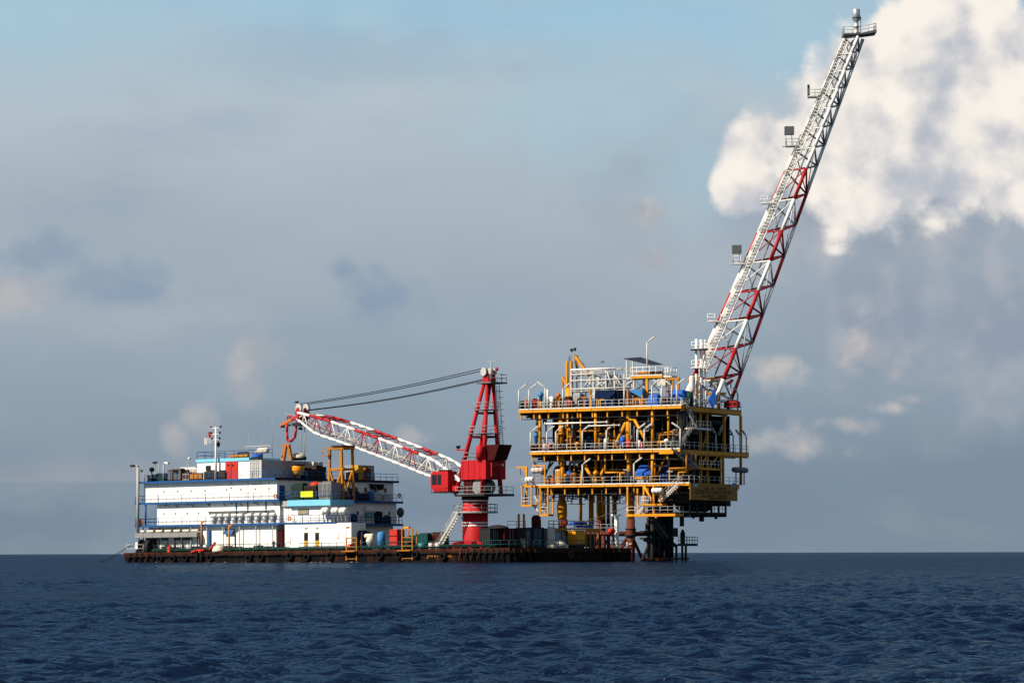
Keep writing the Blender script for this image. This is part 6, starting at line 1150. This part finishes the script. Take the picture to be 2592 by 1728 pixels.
for k in range(14):
    u = pu(1450+k*11.2, vm_+1, 960); r_ = (.11, .16, .09)[k % 3]; n.p('riser_pipe', MB().path([(u, vm_+.9, zT), (u, vm_+.9, P.v(1500, 942+(k % 4)*9, vm_).z), (u+.9, vm_+.9, P.v(1500, 942+(k % 4)*9, vm_).z)], r_, 8), ('palegrey', 'palegrey', 'galv')[k % 3])
for k, px in enumerate((1519, 1546, 1570)): u = pu(px, vm_+1, 960); n.p('filter_pot', MB().lathe((u, vm_+.6, P.v(px, 985, vm_).z), [(.2, 0), (.42, .3), (.42, 1.9), (.25, 2.3)], 12), ('palegrey', 'galv', 'grey')[k])
n.p('floor_grating', MB().box((pu(1446, vm_, 990), vm_-.2, P.v(1500, 988, vm_).z-.1), (pu(1604, vm_, 990), vm_+2.4, P.v(1500, 988, vm_).z)), 'palegrey'); n.p('handrail', MB().rail([(pu(1446, vm_, 935), vm_-.1, P.v(1446, 950, vm_).z), (pu(1604, vm_, 935), vm_-.1, P.v(1446, 950, vm_).z)], 1.0, 2, 1.4, .05), 'palegrey')
# yellow folded deck crane
vk = VE+5; n = thing('deck_crane', 'yellow folded knuckle-boom crane behind the white pipe rack', 'crane', P, (pu(1441, vk, 1000), vk, zT))
for px in (1436, 1446): n.p('mast_plate', MB().bar(P.v(px-1, 1000, vk), P.v(px, 914, vk), .32, .5), 'yellow')
a = P.v(1441, 1028, vk); n.p('pedestal', MB().tube((a.x, vk, zT), (a.x, vk, P.v(1441, 985, vk).z), .6, 12), 'yellow'); n.p('cylinder', MB().tube(P.v(1440, 1000, vk), P.v(1441, 902, vk), .16, 8), 'midgrey')
n.p('jib', MB().bar(P.v(1456, 900, vk+.6), P.v(1500, 963, vk+.6), .42, .4), 'yellow'); n.p('jib', MB().bar(P.v(1455, 901, vk+1), P.v(1464, 948, vk+1), .3, .3), 'ochre'); n.p('stay', MB().bar(P.v(1424, 953, vk), P.v(1440, 985, vk), .35, .3), 'yellow'); n.p('stay', MB().bar(P.v(1425, 953, vk), P.v(1425, 1000, vk), .22), 'ochre'); n.p('hose_loop', MB().path([P.v(1441, 902, vk), P.v(1445, 894, vk), P.v(1456, 892, vk), P.v(1466, 902, vk), P.v(1480, 925, vk)], .05, 5), 'galv'); n.p('head_lamp', MB().cbox(P.v(1447, 886, vk), (.35, .3, .5)), 'dark'); n.p('head_lamp', MB().cbox(P.v(1455, 884, vk), (.35, .3, .5)), 'dark'); n.p('lamp_pole', MB().tube(P.v(1447, 889, vk), P.v(1445, 914, vk), .05, 6), 'galv')
# upper yellow platform with solar roof
vu = VE+3.2; zU = P.v(1640, 950, vu).z; a, b = pu(1596, vu, 950), pu(1676, vu, 950)
n = thing('upper_platform', 'small yellow upper platform on cross-braced posts above the top deck', 'platform', P, ((a+b)/2, vu+2, zT))
d_ = n.p('deck', MB().box((a, vu, zU-.4), (b, vu+4.2, zU)), 'yellow'); d_.p('toe_board', MB().box((a, vu-.06, zU-.02), (b, vu-.003, zU+.12)), 'white')
for i in range(4): n.p('post', MB().bar((a+.4+(b-a-.8)*(i % 2), vu+.4+3.4*(i//2), zT), (a+.4+(b-a-.8)*(i % 2), vu+.4+3.4*(i//2), zU-.4), .3), 'dirtywhite')
n.p('post', MB().bar(((a+b)/2, vu+.3, zT), ((a+b)/2, vu+.3, zU-.4), .34), 'yellow')
m_ = (a+b)/2
for x0, x1 in ((a+.4, m_), (m_, b-.4)):
    for z0, z1 in ((zU-.5, zU-2.7), (zU-2.7, zU-.5)): n.p('cross_brace', MB().tube((x0, vu+.35, z0), (x1, vu+.35, z1), .09, 8), 'midgrey')
    n.p('tie', MB().tube((x0, vu+.35, zU-2.7), (x1, vu+.35, zU-2.7), .09, 8), 'dirtywhite')
n.p('railing', MB().rail([(a, vu, zU), (b, vu, zU), (b, vu+4.1, zU)], 1.35, 3, 1.1, .055), 'white'); n.p('equipment_box', MB().box((a+.8, vu+1, zU+.003), (m_, vu+2.2, zU+.8)), 'ochre'); n.p('equipment_box', MB().box((m_+.2, vu+1, zU+.003), (b-.8, vu+2.2, zU+.7)), 'brown')
n.p('ladder', MB().ladder((b+.5, vu+.5, zT), (b+.5, vu+.5, zU+1), .6, (0, 1, 0), .05), 'palegrey'); n.p('side_landing', MB().box((b+.02, vu+.2, zU-.35), (b+1.6, vu+2, zU-.2)), 'white'); n.p('side_rail', MB().rail([(b+.1, vu+.2, zU-.2), (b+1.55, vu+.2, zU-.2), (b+1.55, vu+2, zU-.2)], 1.35, 3, .8, .055), 'white')
p0, p1 = P.v(1586, 909, vu+1.5), P.v(1655, 925, vu+1.5)
sr = n.p('solar_roof', MB().add([(p0.x, vu+.6, p0.z), (p1.x, vu+.6, p1.z), (p1.x+.3, vu+4, p1.z+.25), (p0.x+1.2, vu+4, p0.z+.35), (p0.x, vu+.6, p0.z+.1), (p1.x, vu+.6, p1.z+.1), (p1.x+.3, vu+4, p1.z+.35), (p0.x+1.2, vu+4, p0.z+.45)], [(3, 2, 1, 0), (4, 5, 6, 7), (0, 1, 5, 4), (1, 2, 6, 5), (2, 3, 7, 6), (3, 0, 4, 7)]), 'solar')
for px in (1587, 1602): u = pu(px, vu+.7, 925); sr.p('roof_post', MB().bar((u, vu+.7, zU if px > 1595 else zU-.4), (u, vu+.7, P.v(px, 911 if px < 1590 else 914, vu+.7).z), .24), 'palegrey')
n.p('base_strut', MB().bar((pu(1587, vu+.7, 940), vu+.7, zU-.3), (a+.2, vu+.7, zU-.3), .3), 'palegrey')
plamp(1639, zU, vu+.1, 1, 'tall white lamp post on the small yellow upper platform', None, 5.2)
q0, q1 = P.v(1690, 959, VE+3.4), P.v(1718, 990, VE+3.4); n = thing('lifting_frame', 'ochre lifting frame between upper platform and flare boom', 'frame', P, ((q0.x+q1.x)/2, VE+3.4, zT))
for u in (q0.x, q1.x, (q0.x+q1.x)/2): n.p('leg', MB().bar((u, VE+3.4, zT), (u, VE+3.4, q0.z), .24), 'ochre')
n.p('beam', MB().bar((q0.x-.2, VE+3.4, q0.z), (q1.x+.2, VE+3.4, q0.z), .35), 'ochre'); n.p('tray', MB().box((q0.x-1.6, VE+3, P.v(1690, 975, VE+3).z), (q0.x-.2, VE+4, P.v(1690, 968, VE+3).z+.6)), 'canvas')
n = thing('weather_mast', 'thin weather mast with anemometer above the white pipe rack', 'mast', P, (pu(1525, vm_+1, 930), vm_+1, P.v(1525, 936, vm_).z)); a = P.v(1525, 918, vm_+1); n.p('pole', MB().tube((a.x, vm_+1, P.v(1525, 936, vm_).z), (a.x, vm_+1, a.z), .05, 6), 'galv'); n.p('anemometer', MB().cbox((a.x, vm_+1, a.z+.15), (.5, .2, .3)), 'midgrey')
unit('rack_base_unit', 'red pump housing at the foot of the flare boom by the far rail', 1832, 1865, 1016, zT, 9.0, 1.2, 'boomred', 'maroon', P)
q = P.u(1850, 968, UT1-1.2); n = thing('loudspeaker_arm', 'red lamp arm on a post at the shaded top deck corner', 'lamp', P, (UT1-1.2, q.y, zT)); n.p('post', MB().tube((UT1-1.2, q.y, zT), (UT1-1.2, q.y, q.z), .1, 8), 'lightgrey'); n.p('arm', MB().bar((UT1-1.2, q.y-1.9, q.z-.5), (UT1-1.2, q.y+.5, q.z+.4), .4, .35), 'boomred')
# --- middle deck
for px, yt, mt, r_, lab in ((1350, 1126, 'maroon', .4, 'dark red hose reel at the left end of the middle deck'), (1362, 1124, 'brightred', .3, 'red extinguisher near the left end of the middle deck'), (1379, 1122, 'pink', .35, 'pale pink drum on the middle deck'), (1391, 1122, 'brightred', .36, 'bright red drum behind the middle deck rail'), (1576, 1104, 'tarpblue', .42, 'blue chemical drum on the middle deck beside the big yellow column'), (1592, 1112, 'brightred', .42, 'red drum directly right of the blue chemical drum'), (1618, 1114, 'white', .3, 'white drum with the red crates on the middle deck'), (1626, 1118, 'brightred', .34, 'red drum under the slanted yellow brace'), (1651, 1116, 'maroon', .4, 'maroon drum near the edge plate of the middle deck'), (1644, 1118, 'pink', .3, 'pale red drum next to the maroon drum'), (1500, 1122, 'denim', .36, 'dark blue drum in the shade of the middle deck'), (1520, 1121, 'midgrey', .4, 'grey drum behind the middle deck rail')): drum(lab, px, yt, zM, VE+1.0, mt, r_)
valve('valve with light blue actuator at the left end of the middle deck', 1357, 1091, zM, VE+.6, 'skyblue', 'brown'); vessel('filter_vessel', 'cream upright filter vessel behind the middle deck rail', 1535, 1108, zM, VE+.9, .42, 'canvas'); valve('small yellow valve at the foot of the leaning yellow brace', 1461, 1118, zM, VE+.8, 'yellow'); valve('white pump motor near the right end of the middle deck', 1687, 1110, zM, VE+.8, 'white', 'lightgrey'); valve('tan valve under the leaning brace on the middle deck', 1563, 1112, zM, VE+.7, 'tan', 'ochre')
unit('switch_cabinet', 'dark blue switch cabinets in the shade of the middle deck', 1480, 1500, 1108, zM, VE+2.8, 1, 'denim', 'navy', P); unit('switch_cabinet', 'grey switch cabinets in the shade behind the cream vessel', 1510, 1532, 1104, zM, VE+2.6, 1, 'midgrey', 'dark', P); unit('switch_cabinet', 'black compressor module right of the cream vessel', 1545, 1572, 1092, zM, VE+2.6, 1.6, 'dark', 'black', P); unit('switch_cabinet', 'big black compressor module at the right end of the middle deck', 1656, 1700, 1095, zM, VE+2.6, 1.6, 'dark', 'black', P)
def hvessel(label, px0, px1, py, z, v, r, mat, legs='dark'):
    a, b = P.v(px0, py, v), P.v(px1, py, v); n = thing('process_vessel', label, 'vessel', P, ((a.x+b.x)/2, v, z)); n.p('shell', MB().capsule(((a.x+b.x)/2, v, a.z), b.x-a.x, r, 'x', 16), mat)
    for f in (.22, .78): n.p('saddle', MB().box((a.x+(b.x-a.x)*f-.15, v-r*.8, z), (a.x+(b.x-a.x)*f+.15, v+r*.8, a.z-r*.6)), legs)
hvessel('dark horizontal separator vessel high under the top deck', 1440, 1500, 1083, zM, VE+3.4, .8, 'midgrey'); hvessel('black horizontal vessel right of the big yellow column under the top deck', 1600, 1665, 1085, zM, VE+3.4, .8, 'dark')
# --- lowest deck
hvessel('large navy vessel behind the left leg on the lowest deck', 1404, 1462, 1196, zL, VE+3.6, 1.2, 'navy'); drum('upright bright blue cylinder on the lowest deck beside the left leg', 1441, 1192, zL, VE+1.6, 'tarpblue', .42); tarp('bright blue tarpaulin over a machine on the lowest deck', 1608, 1650, 1176, 1205, VE+1.4, 2, 'tarpblue', P.v(1610, 1204, VE+1.4).z)
q = P.v(1629, 1204, VE+1.6); solo('machine_stand', 'grey stand under the bright blue tarpaulin on the lowest deck', 'stand', P, (q.x, VE+2.4, zL), MB().box((q.x-1.2, VE+1.6, zL), (q.x+1.2, VE+3.3, q.z)), 'galv')
tarp('dark blue tarpaulin in the shade right of the thin yellow column', 1668, 1700, 1180, 1222, VE+3, 1.5, 'tarpblue', zL)
unit('instrument_cabinet', 'cream instrument cabinet with yellow frame left of the leg on the lowest deck', 1405, 1417, 1188, zL, VE+1.2, .8, 'canvas', 'ochre', P); unit('pump_skid', 'blue and orange pump skid at the left end of the lowest deck', 1383, 1402, 1206, zL, VE+1, 1.2, 'denim', 'orange', P); unit('pump_skid', 'brown ochre pump skid beside the bright blue cylinder', 1444, 1456, 1197, zL, VE+1, 1.2, 'ochre', 'brown', P)
valve('yellow valve between the V-shaped braces', 1508, 1190, zL, VE+.9, 'yellow'); valve('ochre elbow valve right of the V-shaped braces', 1528, 1208, zL, VE+.8, 'ochre', 'ochre'); valve('ochre valve just right of the left leg', 1432, 1198, zL, VE+.8, 'ochre', 'brown'); drum('dark blue ring drum at the right column of the lowest deck', 1591, 1192, zL, VE+.9, 'denim', .3)
def raft(px0, px1, py, fr, ax, val, mat, label, z):
    a, b = fr.on(ax, px0, py, val), fr.on(ax, px1, py, val); c_ = (a+b)/2; L_ = (b-a).length; n = thing('life_raft', label, 'life raft', fr, (c_.x, c_.y, z)); n.p('canister', MB().capsule(c_, L_, .45, 'x' if ax == 1 else 'y'), mat)
    dd = Vector((L_*.3, 0, 0)) if ax == 1 else Vector((0, L_*.3, 0))
    for s_ in (-1, 1): n.p('cradle_leg', MB().bar((c_.x+dd.x*s_, c_.y+dd.y*s_, z), (c_.x+dd.x*s_, c_.y+dd.y*s_, c_.z-.3), .14), 'ochre' if mat != 'midgrey' else 'dark'); n.p('band', MB().lathe(c_+dd*s_*.6, [(.47, -.05), (.47, .05)], 14, 'x' if ax == 1 else 'y'), 'midgrey')
raft(1345, 1376, 1190, P, 1, VE+.2, 'pink', 'pinkish life-raft canister raised at the left end of the lowest deck', zL); raft(1330, 1351, 1213, P, 1, VE-.1, 'white', 'white life-raft canister on the basket deck beside the yellow davit', zL); raft(1650, 1677, 1241, P, 1, VE-1.5, 'white', 'white life-raft canister hanging beside the lower stair', P.v(1660, 1275, VE-.6).z); raft(1856, 1890, 1189, P, 0, UC1+.2, 'midgrey', 'dark grey life-raft canister on the shaded end of the lowest deck', zL)
a = P.v(1334, 1226, VE); zt_ = P.v(1334, 1182, VE).z; n = thing('raft_davit', 'yellow L-shaped davit above the hanging basket', 'davit', P, (a.x, VE, zL)); n.p('post', MB().bar((a.x, VE-.1, zL-.02), (a.x, VE-.1, zt_), .3), 'yellow'); n.p('arm', MB().bar((P.v(1309, 1183, VE).x, VE-.1, zt_), (a.x+.15, VE-.1, zt_), .2, .24), 'yellow'); n.p('knee', MB().bar((a.x-.9, VE-.1, zt_), (a.x, VE-.1, zt_-.9), .18), 'yellow'); n.p('fall_line', MB().tube((P.v(1318, 1183, VE).x, VE-.1, zt_), (P.v(1318, 1183, VE).x, VE-.1, zL+1.6), .05, 5), 'cable')
plat.p('raft_beam', MB().bar(P.v(1347, 1178, VE+.3), P.v(1380, 1178, VE+.3), .18), 'yellow'); plat.p('raft_post', MB().bar((P.v(1379, 1178, VE+.3).x, VE+.3, zL), (P.v(1379, 1178, VE+.3).x, VE+.3, P.v(1379, 1178, VE).z), .2), 'yellow')
# mooring line from the barge scaffold to the lower walkway
a = B.M @ Vector((-3.4, B.u(1440, 1313, -3.4).y, B.u(1440, 1313, -3.4).z-.9)); b = P.M @ P.v(1592, 1279, VE-1.2); solo('mooring_rope', 'thin pale rope running from the barge scaffold up to the platform', 'rope', WF, a, MB().path([a.lerp(b, i/6)-Vector((0, 0, .3*math.sin(math.pi*i/6))) for i in range(7)], .06, 6), 'rope')

# ================================================================== PEOPLE
def person(fr, base, label, cloth, hat, rz=0.0, arm=0.0):
    J = {'pel': (0, 0, .95), 'bel': (0, 0, 1.08), 'che': (0, .01, 1.30), 'nec': (0, 0, 1.47), 'hea': (0, -.02, 1.58), 'top': (0, -.01, 1.72)}; E = [('pel', 'bel'), ('bel', 'che'), ('che', 'nec'), ('nec', 'hea'), ('hea', 'top')]
    Rr = {'pel': .16, 'bel': .145, 'che': .17, 'nec': .062, 'hea': .10, 'top': .075}
    for s_, k in ((-1, 'l'), (1, 'r')):
        for nme, p_, r_ in (('sh', (.19*s_, .01, 1.40), .075), ('el', (.26*s_, .03-arm*.15, 1.14+arm*.05), .052), ('wr', (.24*s_, -.06-arm*.28, .92+arm*.2), .038), ('ha', (.235*s_, -.09-arm*.34, .84+arm*.22), .042)): J[k+nme] = p_; Rr[k+nme] = r_
        for nme, p_, r_ in (('hi', (.10*s_, 0, .88), .095), ('kn', (.115*s_, -.03*s_, .49), .068), ('an', (.12*s_, .02-.03*s_, .09), .048), ('to', (.13*s_, -.14-.03*s_, .04), .045)): J[k+nme] = p_; Rr[k+nme] = r_
        E += [('che', k+'sh'), (k+'sh', k+'el'), (k+'el', k+'wr'), (k+'wr', k+'ha'), ('pel', k+'hi'), (k+'hi', k+'kn'), (k+'kn', k+'an'), (k+'an', k+'to')]
    ks = list(J); me = bpy.data.meshes.new('body'); me.from_pydata([J[k] for k in ks], [(ks.index(a), ks.index(b)) for a, b in E], [])
    o = bpy.data.objects.new('body', me); COL.objects.link(o); sk = o.modifiers.new('skin', 'SKIN'); o.modifiers.new('sub', 'SUBSURF').levels = 1; o.modifiers['sub'].render_levels = 1
    for i, k in enumerate(ks): me.skin_vertices[0].data[i].radius = (Rr[k], Rr[k]); me.skin_vertices[0].data[i].use_root = (k == 'pel')
    bpy.context.view_layer.update(); bm_ = bpy.data.meshes.new_from_object(o.evaluated_get(bpy.context.evaluated_depsgraph_get())); bpy.data.objects.remove(o)
    bm_.materials.clear(); bm_.materials.append(M(cloth)); bm_.materials.append(M('skin'))
    for p_ in bm_.polygons: p_.material_index = 1 if (p_.center.z > 1.46 or (abs(p_.center.x) > .2 and p_.center.z < .93+arm*.2 and p_.center.z > .7)) else 0; p_.use_smooth = True
    root = bpy.data.objects.new('person', None); COL.objects.link(root); root.matrix_world = fr.M @ Matrix.Translation(Vector(base)) @ Matrix.Rotation(rz, 4, 'Z'); tag(root, label, 'person')
    bo = bpy.data.objects.new('body', bm_); COL.objects.link(bo); bo.parent = root; nd = Node(root, Vector((0, 0, 0)))
    nd.p('helmet', MB().lathe((0, -.01, 1.66), [(.17, 0), (.135, .02), (.125, .09), (.07, .15), (.02, .165)], 12), hat); nd.p('boots', MB().cbox((-.125, -.05, .045), (.12, .29, .09)).cbox((.125, -.08, .045), (.12, .29, .09)), 'black')
    return root
person(P, (pu(1333, VE+.6, 1010), VE+.6, zT), 'person in red coverall and yellow helmet at the top deck corner', 'coverall', 'yelfab', R(20), .6)
person(P, (pu(1363, VE+1.0, 1010), VE+1.0, zT), 'person in orange coverall standing by the red fire pump skid', 'orange', 'white', R(-40), .8)
q = P.v(1331, 1279, VE-.1); person(P, (q.x, VE-.1, P.v(1331, 1280, VE-.4).z+.2), 'person in dark clothes inside the hanging yellow basket', 'dark', 'dark', R(0), .5)
person(B, (bu(693, .7, 1380), .7, HB), 'person in dark blue work clothes on the barge deck beside the white cabin', 'denim', 'white', R(30), .3)
person(B, (bu(1033, .8, 1370), .8, HB), 'person in dark clothes and white helmet by the yellow ladder gate', 'dark', 'white', R(-20), .4)
